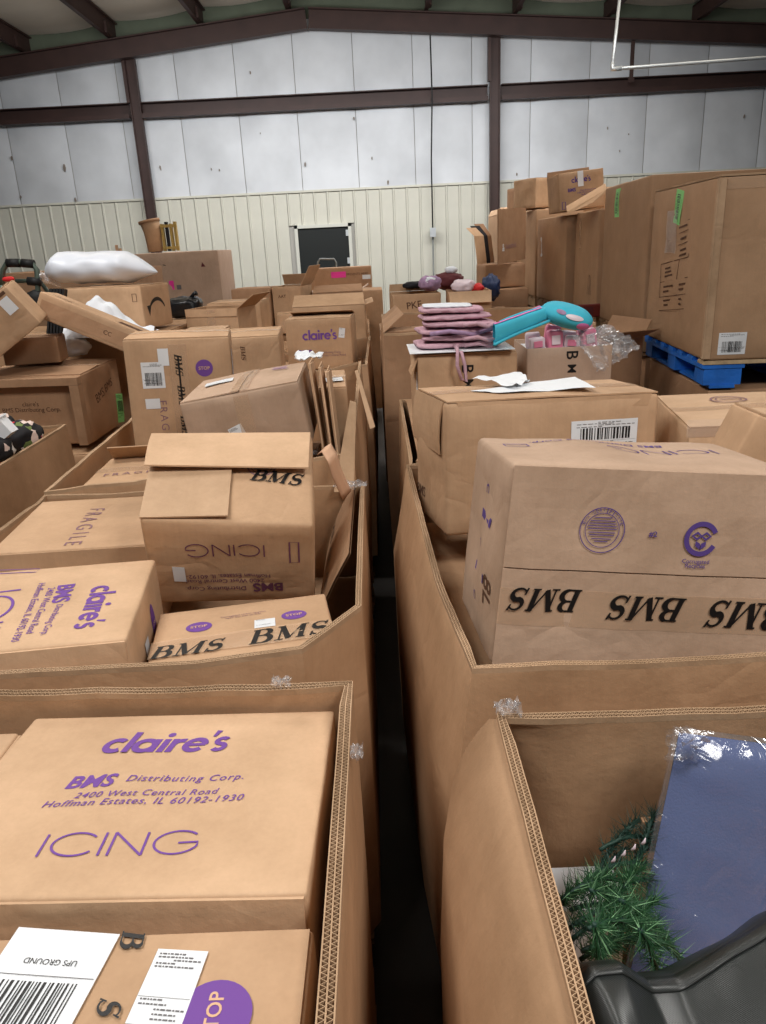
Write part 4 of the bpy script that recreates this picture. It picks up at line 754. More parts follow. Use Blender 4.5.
# ---- tall bins, right
G3 = 'tall boxes on the right'
def tallbox(label, loc, dim, rz, lower_label, mat='tall', pm='wood'):
    c = Carton('bulk_box', label, loc, dim, (0, 0, rz), mat, group=G3, amp=.012, rad=.012, lid=False); zb = loc[2]-dim[2]/2
    pallet('pallet under the '+lower_label if pm == 'wood' else 'blue painted pallet under the '+lower_label, loc[0], loc[1], dim[0], dim[1], zb-.141, pm, rz)
    Carton('bulk_box', 'dark lower box below the '+lower_label, (loc[0]+.02, loc[1], (zb-.142+.142)/2), (dim[0]-.04, dim[1]-.02, zb-.142-.160), (0, 0, rz), 'brown', group='lower boxes on the right', lid=False)
    pallet('floor pallet below the '+lower_label, loc[0]+.02, loc[1], dim[0]-.04, dim[1]-.02, 0, 'wood', rz); return c
c = tallbox('nearest tall box with a white barcode label and printed side table', (2.131, 4.211, 1.508), (1.0, 1.115, .829), -.081, 'nearest tall box', pm='bluewood')
c.label('front', -.375, -.335, .13, .105, 0, seed=31, frac=1, lines=6); c.label('front', -.12, .05, .07, .05, .7, code=False, lines=3, seed=2); lb = c.label('left', *c.hit('left', 679, 207), .17, .13, -.15+math.pi/2, mat='green', lines=6, seed=33); lb['label'] = 'green sticker'
ab = c.hit('left', 672, 232); c.patch('clear_pouch', 'left', ab[0]-.1, ab[0]+.1, ab[1]-.11, ab[1]+.11, .004, 'crinkle')
gs = [rect2(x0, y0, x1, y1) for x0, y0, x1, y1 in ((0, 0, .3, .004), (0, .09, .3, .094), (0, .19, .3, .194), (0, .31, .3, .314), (0, .09, .004, .31), (.2, .09, .204, .31), (.2, .19, .204, .31), (.3, .31, .304, .55), (.17, .40, .3, .404), (.17, .47, .3, .474), (.17, .53, .3, .534))]
rn = random.Random(4)
for y in (.03, .06, .12, .15, .22, .245, .27, .33, .36, .43, .50): gs.append(rect2(.05 if y < .3 else .19, y, .05+rn.uniform(.06, .12) if y < .3 else .28, y+.012)); gs.append(rect2(.225, y, .225+rn.uniform(.03, .06), y+.012))
c.inkpx('left', ([(x, y*.5) for x, y in join(*gs)[0]], join(*gs)[1]), (661, 270), (689, 263), 'brownink', 'printed_table')
mesh('corner_board', *join(box_geo(-.506, -.475, -.568, -.5585, .01, .822), box_geo(-.513, -.504, -.568, -.545, .01, .822)), 'edge', c.o); c.patch('tape', 'front', -.47, .5, .36, .41, .004, 'tape')
mesh('lid_edge', *join(box_geo(-.5, .5, -.56, .555, .829, .838)), 'edge', c.o)
for i in range(5):
    pass
c = tallbox('second tall box with a green sticker high on its side', (2.245, 5.545, 1.551), (1.0, 1.20, .957), -.053, 'second tall box'); lb = c.label('left', *c.hit('left', 618, 203), .19, .13, math.pi/2, mat='green', lines=6, seed=35); lb['label'] = 'green sticker'
c = tallbox('third tall box with marker scribble low on its side', (2.30, 6.72, 1.49), (1.0, .95, .80), -.06, 'third tall box'); c.ink('left', join(*[ribbon([(.0, 0), (.3, 1)], .05), ribbon([(.3, 0), (0, 1)], .05), ribbon(arc(.6, .7, .15, .25, 120, -90, 8)+[(.75, 0)], .05), ribbon([(.5, 0), (.5, 1)], .05)]), .2, -.18, .13, 'brownink', 0, 'marker_scribble'); c.patch('tape', 'left', -.25, -.2, .1, .35, .004, 'tape')
c = tallbox('fourth tall box under the open printed carton', (2.235, 7.83, 1.49), (1.0, 1.1, .78), .03, 'fourth tall box'); c.ink('left', join(ribbon([(0, 0), (0, 1)], .12), disc2(.0, 1.1, .2, .2, 10), disc2(.0, -.1, .2, .15, 10)), -.35, .12, .05, 'white', 0, 'printed_mark')
c = Carton('shipping_carton', 'open carton with purple lettering on top of the tall boxes', (1.83, 7.30, 2.072), (.395, .40, .31), (-.02, -.083, .028), 'kraft', group=G3, top_open=True); c.ink('front', CLAIRES, .0, .09, .17, 'purpled'); c.ink('front', txt('BMS', .03), -.085, .01, .07, 'purpled'); c.ink('front', txt('Distributing Corp.\n2400 West Central Road\nHoffman Estates'), .06, -.02, .2, 'purpled'); c.patch('label', 'front', -.03, .02, .03, .155, .004, 'white'); c.ink('front', ribbon([(0, 0), (.5, 0), (.5, 1), (0, 1)], .1, True), -.16, -.11, .035, 'purpled', 0, 'printed_frame'); c.open_flap('B', 80, .05)
t = thing('cardboard_flap', 'loose cardboard flap drooping in front of the third tall box', 'cardboard', aty(590, 200, 6.15)); b0 = Vector(t.location); P_ = [aty(567, 212, 6.6), aty(607, 189, 6.24), aty(606, 193, 6.23), aty(592, 203, 6.3), aty(570, 213, 6.55)]; V = [p-b0 for p in P_]; V += [v+Vector((.03, .16, .05)) for v in V]
mesh('flap', V, [(0, 1, 2, 3, 4), (9, 8, 7, 6, 5)]+[(i, (i+1) % 5, 5+(i+1) % 5, 5+i) for i in range(5)], 'kraft', t)
c = Carton('shipping_carton', 'small carton behind the open printed carton on the tall boxes', (2.20, 7.62, 2.005), (.25, .35, .2), (0, 0, .3), 'light', group=G3)
c = tallbox('fifth tall box, half hidden by the leaning brown sheet', (2.22, 9.02, 1.54), (1.0, 1.1, .88), 0, 'fifth tall box')
c = Carton('shipping_carton', 'bulging carton on top of the fifth tall box', (1.80, 8.80, 2.145), (.34, .42, .29), (0, 0, .4), 'kraft', group=G3, amp=.015)
c = Carton('shipping_carton', 'brown dented carton at the back edge of the fifth tall box', (1.78, 9.35, 2.125), (.26, .40, .24), (0, 0, .4), 'brown', group=G3, amp=.012)
c = tallbox('sixth tall box with a ragged pale rim', (2.04, 10.2, 1.60), (1.0, 1.05, .78), 0, 'sixth tall box'); c.open_flap('F', 30, .15, mat='light'); c.open_flap('L', 60, .08, mat='light')
t = thing('cardboard_sheet', 'brown sheet with white print leaning on the tall boxes', 'cardboard', (1.382, 7.962, 1.735)); t.rotation_euler = (.008, -.033, 1.06)
v, f = box_geo(-.40, .40, -.006, .006, -.25, .25); mesh('sheet', v, f, 'brown', t); g = norm2(txt('&', .0)); mesh('printed_mark', [(-.27+x*.06, -.0075, -.1+y*.06) for x, y in g[0]], g[1], 'white', t); g = norm2(txt('household')); mesh('printed_lettering', [(-.05+x*.3, -.0075, -.09+y*.3) for x, y in g[0]], g[1], 'faint', t)
Carton('bulk_box', 'dark box under the leaning brown sheet', (1.28, 8.15, .70), (.5, .6, 1.06), mat='brown', group='lower boxes on the right', lid=False); pallet('pallet under the leaning brown sheet', 1.28, 8.15, .5, .6)
c = Carton('shipping_carton', 'dark brown carton below the leaning brown sheet', (1.30, 8.18, 1.352), (.413, .40, .22), (0, 0, .1), 'brown', group=G3, amp=.01)
for i, (a, b) in enumerate(((466, 470), (470, 475), (474, 480))):
    lab = ('leftmost', 'middle', 'rightmost')[i]; t = thing('flattened_carton', 'bent flattened carton standing before the wall, '+lab+' of three', 'cardboard', aty(a+4, 290, 9.4+.2*i), group='flattened cartons before the wall'); b0 = Vector(t.location); y = 9.4+.2*i
    P_ = [aty(a, 228-2*i, y), aty(a+8, 236, y), aty(a+11, 260, y), aty(a+12, 292, y)]; P_.append(Vector((P_[3].x+.05, y, .03))); V = []
    for p in P_: V += [p-b0, p-b0+Vector((.13, .12, .0)), p-b0+Vector((.0, .012, .0)), p-b0+Vector((.13, .132, 0))]
    F = []
    for k in range(4): q = k*4; F += [(q, q+4, q+5, q+1), (q+2, q+3, q+7, q+6), (q, q+2, q+6, q+4), (q+1, q+5, q+7, q+3)]
    mesh('board', V, F, ('light', 'dark', 'brown')[i], t)
c = Carton('shipping_carton', 'dark red printed box wedged low between the tall boxes', (1.68, 6.20, 1.13), (.26, .03, .10), (0, 0, 0), 'redbox', group=G3, cat='box', lid=False); c.patch('picture', 'front', -.1, .05, -.03, .03, .002, 'maroon')
c = Carton('shipping_carton', 'open dark carton behind the blue backpack', (1.32, 4.55, .995), (.32, .4, .29), (0, 0, .3), 'brown', group=G2, top_open=True); c.open_flap('F', 160, .15); c.open_flap('R', 120, .1)
Carton('bulk_box', 'dark box standing behind the open carton of pink packets', (1.32, 4.5, .485), (.36, .8, .68), mat='brown', group='lower boxes on the right', lid=False); pallet('pallet under the dark box behind the pink packets', 1.32, 4.5, .36, .8)
# ================================================================== goods
def blob(name, parent, mat, c, r, seed=0, amp=.15, freq=3, n=20, m=14, pw=.8, squash=None):
    """soft rounded lump: superellipsoid with noise wrinkles"""
    V, F = [], []; sg = lambda x, p: math.copysign(abs(x)**p, x)
    for j in range(m+1):
        ph = -math.pi/2+math.pi*j/m
        for i in range(n):
            th = 2*math.pi*i/n; d = Vector((sg(math.cos(ph), pw)*sg(math.cos(th), pw), sg(math.cos(ph), pw)*sg(math.sin(th), pw), sg(math.sin(ph), pw)))
            k = 1+amp*noise.fractal(d*freq+Vector((seed, seed, 0)), .6, 2, 4); V.append(Vector((c[0]+d.x*r[0]*k, c[1]+d.y*r[1]*k, c[2]+d.z*r[2]*k)))
    for j in range(m):
        for i in range(n): F.append((j*n+i, j*n+(i+1) % n, (j+1)*n+(i+1) % n, (j+1)*n+i))
    return mesh(name, V, F, mat, parent, True)
def sheetgrid(name, parent, mat, fn, nu, nv, th=0, smooth=True):
    V = [fn(i/nu, j/nv) for i in range(nu+1) for j in range(nv+1)]; F = [(i*(nv+1)+j, (i+1)*(nv+1)+j, (i+1)*(nv+1)+j+1, i*(nv+1)+j+1) for i in range(nu) for j in range(nv)]
    o = mesh(name, V, F, mat, parent, smooth)
    if th: md = o.modifiers.new('thick', 'SOLIDIFY'); md.thickness = th; md.offset = 0
    return o
def crumple(label, p, s_, seed, group='bits of clear film'):
    t = thing('film_scrap', label, 'plastic film', p, group=group)
    sheetgrid('film', t, 'crinkle', lambda u, v: Vector(((u-.5)*s_[0]+.3*s_[0]*noise.noise(Vector((u*4, v*4, seed))), (v-.5)*s_[1]+.3*s_[1]*noise.noise(Vector((u*4, v*4, seed+9))), s_[2]*(.5+.9*noise.noise(Vector((u*5, v*5, seed+20)))))), 12, 12); return t
# blue padded item in clear plastic, right front bin
TL, TR, BL = aty(688, 737, .905), aty(805, 752, .90), aty(643, 960, .78)
e1 = (TR-TL); e2 = (BL-TL); nn = e1.cross(e2).normalized()
if nn.y > 0: nn = -nn
e1 = e1.normalized()*.42; e2 = e2*1.25
t = thing('blue_cushion', 'blue padded item wrapped in clear plastic in the right front bin', 'cushion', BL); t['label'] = 'blue padded item wrapped in clear plastic in the right front bin'
def pad(u, v, s, k=1): 
    ed = (max(0, 1-abs(2*u-1)**6)*max(0, 1-abs(2*v-1)**8))**.5
    return (TL-BL)+e1*u+e2*v+nn*(s*.028*ed*k-.03)
def pad_mesh(name, mat, k, wr, ex):
    n, m = 22, 26; V, F = [], []
    for s in (1, -1):
        for i in range(n+1):
            for j in range(m+1):
                u, v = -ex+(1+2*ex)*i/n, -ex+(1+2*ex)*j/m; uc, vc = min(1, max(0, u)), min(1, max(0, v)); p = pad(uc, vc, s, k)+e1*(u-uc)+e2*(v-vc)
                p += nn*s*wr*abs(noise.noise(Vector((u*2+v*3, v*9-u*2, 3+s)))); V.append(p)
    K_ = (n+1)*(m+1)
    for i in range(n):
        for j in range(m): q = (i*(m+1)+j, (i+1)*(m+1)+j, (i+1)*(m+1)+j+1, i*(m+1)+j+1); F += [q, tuple(K_+x for x in reversed(q))]
    return mesh(name, V, F, mat, t, True)
pad_mesh('cushion', 'navy', 1, .003, 0); pad_mesh('plastic_sleeve', 'wrap', 1.12, .012, .02)
sheetgrid('sleeve_corner', t, 'wrap', lambda u, v: (TL-BL)+Vector((-.035+.06*u+.01*noise.noise(Vector((u*6, v*6, 1))), -.01-.02*noise.noise(Vector((u*5, v*5, 2))), -.03+.05*v+.012*noise.noise(Vector((u*6, v*6, 7))))), 10, 10)
# pine garland
t = thing('pine_garland', 'artificial green pine garland in the right front bin', 'garland', (.33, .8, .51))
b0 = Vector(t.location); rn = random.Random(5); V1, F1, V2, F2, V3, F3 = [], [], [], [], [], []
def needle(V, F, p, d, L, w_):
    s_ = d.orthogonal().normalized(); s_ = (Matrix.Rotation(rn.uniform(0, 6.28), 3, d)@s_)*w_; s2 = d.cross(s_).normalized()*w_; k = len(V)
    V += [p+s_, p-s_*.5+s2*.87, p-s_*.5-s2*.87, p+d*L]; F += [(k, k+1, k+3), (k+1, k+2, k+3), (k+2, k, k+3)]
stems = [((556, 900), (620, 880), .76), ((570, 930), (650, 930), .64), ((600, 930), (640, 870), .74), ((556, 930), (640, 905), .72), ((566, 952), (668, 945), .66), ((600, 960), (655, 900), .70), ((560, 905), (610, 890), .78), ((620, 900), (680, 960), .70), ((575, 925), (600, 985), .62), ((590, 890), (640, 930), .74), ((640, 930), (660, 985), .64)]
dark = [((560, 940), (620, 925), .70), ((580, 960), (650, 940), .68), ((570, 910), (640, 915), .76), ((600, 850), (655, 840), .86), ((610, 900), (655, 880), .80), ((585, 880), (650, 865), .82), ((600, 868), (640, 820), .86), ((625, 880), (660, 830), .86), ((590, 900), (625, 850), .84), ((640, 860), (655, 815), .86)]
for li, (a, b, y) in enumerate(stems+dark):
    P0, P1 = aty(*a, y)-b0, aty(*b, y+.05)-b0; P0.x = max(P0.x, .205-b0.x); mid = (P0+P1)/2+Vector((0, 0, .03)); pts = [P0.lerp(mid, i/6).lerp(mid.lerp(P1, i/6), i/6) for i in range(7)]
    tube('stem', pts, .003, 'needle3', t, 6); isd = li >= len(stems)
    for q in range(260 if not isd else 130):
        s_ = rn.random(); p = P0.lerp(mid, s_).lerp(mid.lerp(P1, s_), s_); ax = (P1-P0).normalized(); d = (ax*.55+Vector((rn.uniform(-1, 1), rn.uniform(-1, 1), rn.uniform(-.7, 1)))).normalized()
        if (p+b0).x < .20 or (p+b0+d*.05).x < .185: continue
        V, F = ((V3, F3) if isd else ((V2, F2) if rn.random() < .12 else (V1, F1))); needle(V, F, p, d, rn.uniform(.018, .04), .0008)
for V, F, m_ in ((V1, F1, 'needle'), (V2, F2, 'needle2'), (V3, F3, 'needle3')): o = mesh('needles', V, F, m_, t); o['kind'] = 'stuff'
for i in range(4): p = aty(612+10*i, 862-6*i, .83)-b0; tube('light_bulb', [p, p+Vector((.002, -.002, .005)), p+Vector((.003, -.003, .013))], [.002, .0022, .0006], 'packw', t, 6)
t = thing('white_carton', 'white box edge low in the right front bin beside the garland', 'box', (.275, .88, .51)); hh = aty(575, 868, .95).z-.51; slab('body', (-.085, .06, -.01, .07, 0, hh-.012), 'white', t); slab('lid', (-.087, .062, -.012, .072, hh-.012, hh), 'white', t)
t = thing('wood_piece', 'small brown carton scrap behind the garland and blue item', 'cardboard', aty(655, 822, .90)); slab('scrap', (-.02, .03, -.005, .005, -.05, .005), 'brown', t)
# black vinyl sheet over the front of the bin
t = thing('vinyl_sheet', 'folded black vinyl sheet in the bottom right corner', 'sheet', aty(680, 1010, .55)); b0 = Vector(t.location)
edge = [(566, 968), (585, 952), (612, 948), (640, 962), (668, 958), (700, 945), (735, 925), (770, 903), (820, 880)]
def vin(u, v):
    x = u*(len(edge)-1); i = min(int(x), len(edge)-2); f_ = x-i; px = edge[i][0]*(1-f_)+edge[i+1][0]*f_; py = edge[i][1]*(1-f_)+edge[i+1][1]*f_
    P_ = aty(px, py, .60+.04*u); fold = .018*math.sin(u*9.0+.6)*(1-.3*v)
    if v < .18: a = v/.18*math.pi*.75; off = Vector((0, .022-.022*math.cos(a)-.03, -.03+.03*math.sin(a)*1.0))+Vector((0, 0, 0)); q = P_+Vector((0, .02-.05*(v/.18), -.045+.045*math.sin(min(1, v/.18)*math.pi/2)))
    else: k = (v-.18)/.82; q = P_+Vector((.05*k*(1-u), -.03-.27*k, -.05*k-.10*k*k))
    return q+Vector((0, 0, fold*min(1, v*2)))-b0+Vector((.006*noise.noise(Vector((u*6, v*3, 4))), 0, .006*noise.noise(Vector((u*5, v*5, 1)))))
sheetgrid('sheet', t, 'vinyl', vin, 48, 30, .004)
sheetgrid('hem', t, 'vinyl', lambda u, v: vin(u, .12+.07*v)+Vector((0, -.002, .004)), 48, 3, .002)
# film scraps
crumple('clear film scrap on the rim of the bottom left bin', (-.19, 1.09, 1.012), (.03, .02, .022), 2); crumple('clear film scrap stuck to the right rim of the bottom left bin', (-.062, .93, .985), (.02, .03, .02), 5)
crumple('clear film on the back left corner of the bottom right bin', (.175, 1.0, 1.0), (.04, .035, .025), 8); crumple('clear tape scrap on the right rim of the second left bin', (-.10, 2.12, 1.03), (.09, .05, .02), 11)
t = thing('paper_curl', 'curled strip of torn cardboard paper beside the opened carton', 'paper', aty(325, 470, 2.05)); b0 = Vector(t.location); cp = [aty(317, 455, 2.05), aty(322, 452, 2.0), aty(328, 462, 1.98), aty(333, 478, 2.0), aty(343, 500, 2.05)]
def curl(u, v): x = u*4; i = min(3, int(x)); p = cp[i].lerp(cp[i+1], x-i)-b0; return p+Vector((.022*v, .05*v, .01*v))
sheetgrid('strip', t, 'tan', curl, 16, 3, .002)
# pink folded clothes
def folded(parent, w_, d_, h, seed, mat='pinkcloth'):
    """folded garment: two layers joined in a rounded fold at the front, sagging and creased"""
    nu, nv = 30, 34; V = []
    for i in range(nu+1):
        u = i/nu*2-1
        for j in range(nv):
            a = 2*math.pi*j/nv; cs, sn = math.cos(a), math.sin(a); ed = (1-abs(u)**3.5)**.5 if abs(u) < 1 else 0
            y = math.copysign(abs(cs)**.55, cs)*d_*(.72+.28*ed)*(.93+.07*noise.noise(Vector((u*2.5, cs, seed))))
            z = math.copysign(abs(sn)**.5, sn)*h*(.6+.4*ed)*(.85+.3*noise.noise(Vector((u*3, cs*2, seed+5)))); x = u*w_*(1+.06*noise.noise(Vector((cs*2, sn, seed+9))))
            V.append(Vector((x, y+.006*noise.noise(Vector((u*9, sn*3, seed))), h+z)))
    F = [(i*nv+j, (i+1)*nv+j, (i+1)*nv+(j+1) % nv, i*nv+(j+1) % nv) for i in range(nu) for j in range(nv)]+[tuple(range(nv)), tuple(nu*nv+j for j in range(nv-1, -1, -1))]
    return mesh('folded_cloth', V, F, mat, parent, True)
off = [(-.005, 0, .05), (.008, -.008, -.06), (-.006, .006, .09), (.004, -.012, -.03), (-.008, 0, .10), (-.022, .006, -.02)]
for i in range(6):
    z0 = 1.330+.0245*i; lab = ['pink garment at the bottom of the folded stack, a strap hanging', 'second folded pink garment from the bottom of the stack', 'third folded pink garment from the bottom of the stack', 'third folded pink garment from the top of the stack', 'second folded pink garment from the top of the stack', 'topmost folded pink garment with a white panel'][i]
    t = thing('folded_garment', lab, 'garment', (.295+off[i][0], 2.90+off[i][1], z0), (0, .02*(i % 2), off[i][2]), 'folded pink clothes')
    w_ = (.150, .138, .142, .130, .126, .115)[i]; sd = i*3.1; folded(t, w_, .115-.004*i, .0117, sd)
    if i == 5: o = folded(t, w_*.78, .085, .006, 40, 'whitecloth'); o.name = 'white_panel'; o.location = (-.012, .008, .0185)
    if i in (0, 1, 3): tube('strap', [(w_*.1, -.118, .012), (w_*.45, -.134, .020), (w_*.75, -.128, .006), (w_*1.0, -.09, .012), (w_*1.04, -.03, .010)], .0075, 'pinkcloth', t, 6)
    if i == 2: tube('strap', [(-w_*.8, -.118, .010), (-w_*.3, -.130, .018), (w_*.3, -.126, .002), (w_*.9, -.105, .016)], .008, 'lilac', t, 6)
    if i == 0: tube('strap', [(-.02, -.115, .015), (-.015, -.155, .006), (-.018, -.176, -.006), (-.02, -.178, -.05), (-.005, -.178, -.10), (.012, -.177, -.11), (.008, -.177, -.05), (-.004, -.17, .0)], .007, 'pinkcloth', t, 6)
    if i == 2: blob('dark_lining', t, 'maroon', (-.04, -.118, .014), (.02, .008, .007), 1)
t = thing('paper_sheet', 'white sheet under the folded pink clothes', 'paper', (.30, 2.90, 1.3265)); slab('sheet', (-.19, .19, -.165, .12, 0, .0015), 'paper', t)
# cyan backpack
t = thing('backpack', 'turquoise and pink children\'s backpack lying on the packets', 'backpack', (.72, 2.95, 1.34), (0, 0, 0)); b0 = Vector(t.location)
def lb_(px, py, y): return aty(px, py, y)-b0
c0, c1, c2 = lb_(497, 340, 2.74), lb_(560, 306, 2.88), lb_(545, 325, 2.80)
def gus(u, v):
    p = lb_(494, 334, 2.74).lerp(lb_(556, 309, 2.88), u); h = .034*(1-.35*u); a = 2*math.pi*v; k = 1+.1*noise.noise(Vector((u*4, math.cos(a), math.sin(a))))
    return p+Vector((0, math.copysign(abs(math.cos(a))**.7, math.cos(a))*.03*k, math.copysign(abs(math.sin(a))**.6, math.sin(a))*h*k))
sheetgrid('gusset', t, 'cyan', gus, 20, 24); sheetgrid('zip_band', t, 'cpink', lambda u, v: gus(u*.75, .14+.16*v)+Vector((0, 0, .003)), 20, 5)
for (pa, ya), (pb, yb), m_ in ((((494, 345), 2.70), ((556, 317), 2.84), 'cyan'), (((500, 322), 2.80), ((550, 304), 2.9), 'cyan')): tube('seam', [lb_(*pa, ya).lerp(lb_(*pb, yb), i/5)+Vector((0, 0, .003*math.sin(i))) for i in range(6)], .006, m_, t, 6)
bd = mesh('front_pocket', *(lambda n=26, m=16: ([Vector((math.copysign(abs(math.cos(ph)*math.cos(th))**.8, math.cos(ph)*math.cos(th))*.098*(1+.05*noise.noise(Vector((th, ph, 2)))), math.cos(ph)*math.sin(th)*.075, math.sin(ph)*.043)) for ph in [-math.pi/2+math.pi*j/m for j in range(m+1)] for th in [2*math.pi*i/n for i in range(n)]], [(j*n+i, j*n+(i+1) % n, (j+1)*n+(i+1) % n, (j+1)*n+i) for j in range(m) for i in range(n)]))(), 'cyan', t, True)
bd.location = (lb_(548, 309, 2.88)+lb_(586, 322, 2.84))/2; bd.rotation_euler = (.15, .30, -.1)
def decal(nm, cx, cy, rx, ry, m_):
    """flat applique following the pocket's surface (x, height)"""
    V = []; rings = 5; n = 18
    for r_ in range(rings+1):
        for i in range(n):
            th = 2*math.pi*i/n; x = cx+rx*r_/rings*math.cos(th); z = cy+ry*r_/rings*math.sin(th); q = max(.0, 1-(abs(x)/.1)**2.2-(z/.044)**2); V.append((x, -.075*q**.5-.0035, z))
    mesh(nm, V, [(r_*n+i, r_*n+(i+1) % n, (r_+1)*n+(i+1) % n, (r_+1)*n+i) for r_ in range(rings) for i in range(n)], m_, bd, True)
decal('pink_patch', .060, -.012, .026, .015, 'cpink'); decal('pale_patch', .018, .014, .034, .009, 'packw'); decal('lilac_patch', -.034, .020, .018, .007, 'lilac')
tube('strap', [lb_(500, 327, 2.84), lb_(520, 317, 2.9), lb_(540, 308, 2.95)], .010, 'cpink', t, 8)
rn = random.Random(3)
pk = ['pale pink packet at the front left corner of the packet carton', 'pink packet second along the front of the packet carton', 'pale packet third along the front of the packet carton', 'pink packet fourth along the front of the packet carton', 'pale packet at the left in the second line of the carton', 'pink packet in the middle under the backpack', 'pale packet right of the backpack in the carton', 'pink packet at the back right under the clear bag']
for i, lab in enumerate(pk):
    x = .60+.065*(i % 4); y = 2.88+.08*(i//4); t = thing('packet', lab, 'packet', (x, y, 1.297), (0, rn.uniform(-.15, .15), rn.uniform(-.3, .3)), 'pink packets in the carton'); h = .04+.025*(i % 2)+(.01 if i < 4 else .02)
    blob('pouch', t, 'packw' if i % 2 == 0 else 'packp', (0, 0, h/2), (.029, .020, h/2), i, .06, 2, 20, 14, .3); slab('front_print', (-.016, .016, -.0245, -.0225, h*.3, h*.75), 'packp' if i % 2 == 0 else 'packw', t)
t = thing('clear_bag', 'crinkled clear plastic bag over the packet carton corner', 'plastic bag', (.83, 2.86, 1.31)); b0 = Vector(t.location); CN = [lb2-b0 for lb2 in (aty(572, 336, 2.83), aty(606, 326, 2.95), aty(640, 346, 2.95), aty(600, 372, 2.80))]
def bag(u, v, s=1): p = CN[0].lerp(CN[1], u).lerp(CN[3].lerp(CN[2], u), v); e = (math.sin(math.pi*u)*math.sin(math.pi*v))**.5; return p+Vector((0, -.02*s*e, .03*s*e))+Vector((.016*noise.noise(Vector((u*7, v*7, s))), .02*noise.noise(Vector((u*9, v*7, s+4))), .022*noise.noise(Vector((u*8, v*8, s+8)))))
sheetgrid('front_film', t, 'crinkle', lambda u, v: bag(u, v, 1), 18, 18, 0, False); sheetgrid('back_film', t, 'crinkle', lambda u, v: bag(u, v, -.6), 18, 18, 0, False)
# clothes on the far right cartons
def lump(name, lab, cat, px, py, y, r, mat, seed, amp=.3, extra=None, group=None):
    p = aty(px, py, y); t = thing(name, lab, cat, (p.x, p.y, p.z-r[2]), group=group); blob('cloth', t, mat, (0, 0, r[2]), r, seed, amp*.55, 1.8, 28, 18, .9)
    if extra: blob('trim', t, extra, (0, -r[1]*.5, r[2]*1.3), (r[0]*.5, r[1]*.4, r[2]*.5), seed+4, .2)
    return t
g_ = 'clothes on the far cartons'
lump('garment', 'lilac striped garment on the far open carton', 'garment', 430, 283, 5.36, (.075, .08, .05), 'lilac', 2, extra='whitecloth', group=g_); lump('garment', 'dark garment at the left of the lilac garment', 'garment', 414, 285, 5.5, (.08, .08, .025), 'dark', 5, group=g_)
lump('garment', 'maroon garment between the two far cartons', 'garment', 449, 281, 5.6, (.10, .1, .06), 'maroon', 7, group=g_); lump('garment', 'white rounded cap on the maroon garment', 'cap', 451, 270, 5.6, (.045, .05, .026), 'whitecloth', 3, .1, group=g_)
lump('garment', 'pale folded garment in the far right open carton', 'garment', 463, 286, 5.34, (.08, .09, .045), 'packw', 9, group=g_); lump('garment', 'bright red item in the far right open carton', 'garment', 477, 288, 5.34, (.045, .06, .03), 'red', 12, group=g_)
lump('tarp_bundle', 'dark blue bundle below the far tall boxes', 'bundle', 490, 288, 7.6, (.09, .14, .12), 'bluet', 4, .4); Carton('bulk_box', 'dark box under the blue bundle near the wall', (1.08, 7.3, .61), (.36, .8, .93), mat='brown', group='lower boxes on the right', lid=False); pallet('pallet under the blue bundle', 1.08, 7.3, .36, .8)
# white bag, cloth, black bag
pL, pR = aty(45, 272, 4.82), aty(157, 272, 4.82); t = thing('white_bag', 'large white stuffed bag on the curved arrow carton', 'bag', ((pL.x+pR.x)/2, 4.84, 1.55))
hw = (pR.x-pL.x)/2
def wbag(u, v):
    x = -hw+2*hw*u; prof = min(1, max(0, u/.14))**.5*min(1, max(0, (1-u)/.26))**.6; a = 2*math.pi*v; k = 1+.11*noise.noise(Vector((u*7, math.cos(a)*1.5, math.sin(a)*1.5+2))); zz = .098+.094*prof*math.sin(a)*k+(-.0+.0*u); yy = .16*prof*math.cos(a)*k
    return Vector((x, yy, max(.002, zz*(.55+.45*prof)+(.02*(1-u)) if prof > .02 else .06)))
sheetgrid('bag', t, 'foam', wbag, 40, 32); sheetgrid('tied_end', t, 'crinkle', lambda u, v: Vector((-hw-.02+.10*u, .03*math.cos(6.28*v)*(1.2-.4*u)-.03, .07+.045*math.sin(6.28*v)*(.6+.6*u)-.02*u+.01*noise.noise(Vector((u*5, v*5, 2))))), 10, 16)
t = thing('white_cloth', 'crumpled white cloth between the flat carton and arrow carton', 'cloth', aty(108, 345, 4.35)); b0 = Vector(t.location); t.location.z = 1.29; b0.z = 1.29
Wp = [aty(68, 342, 4.42), aty(106, 308, 4.5), aty(150, 345, 4.3)]
def wc(u, v):
    x0, x1 = Wp[0].x, Wp[2].x; x = x0+(x1-x0)*u; h = .20*math.exp(-((u-.42)/.27)**2)+.012; z = 1.29+h*math.sin(math.pi*min(1, v*1.1))**.8; y = 4.28+.28*v
    return Vector((x, y, z+.045*noise.noise(Vector((u*9, v*6, 1)))*math.sin(math.pi*v)))-b0+Vector((0, 0, .004))
sheetgrid('cloth', t, 'whitecloth', wc, 40, 20)
lump('white_cloth', 'small white cloth under the long flat carton', 'cloth', 72, 347, 4.30, (.10, .06, .05), 'whitecloth', 6, .35)
p = aty(184, 308, 5.85); t = thing('black_bag', 'shiny black plastic bag on the box piles', 'bag', (p.x, 5.9, 1.256)); blob('bag', t, 'blackbag', (0, 0, .075), (.125, .12, .075), 2, .12, 3, 30, 18, .6); tube('knot', [(.06, -.02, .14), (.075, -.02, .165), (.10, -.03, .175)], [.02, .012, .02], 'blackbag', t, 8)
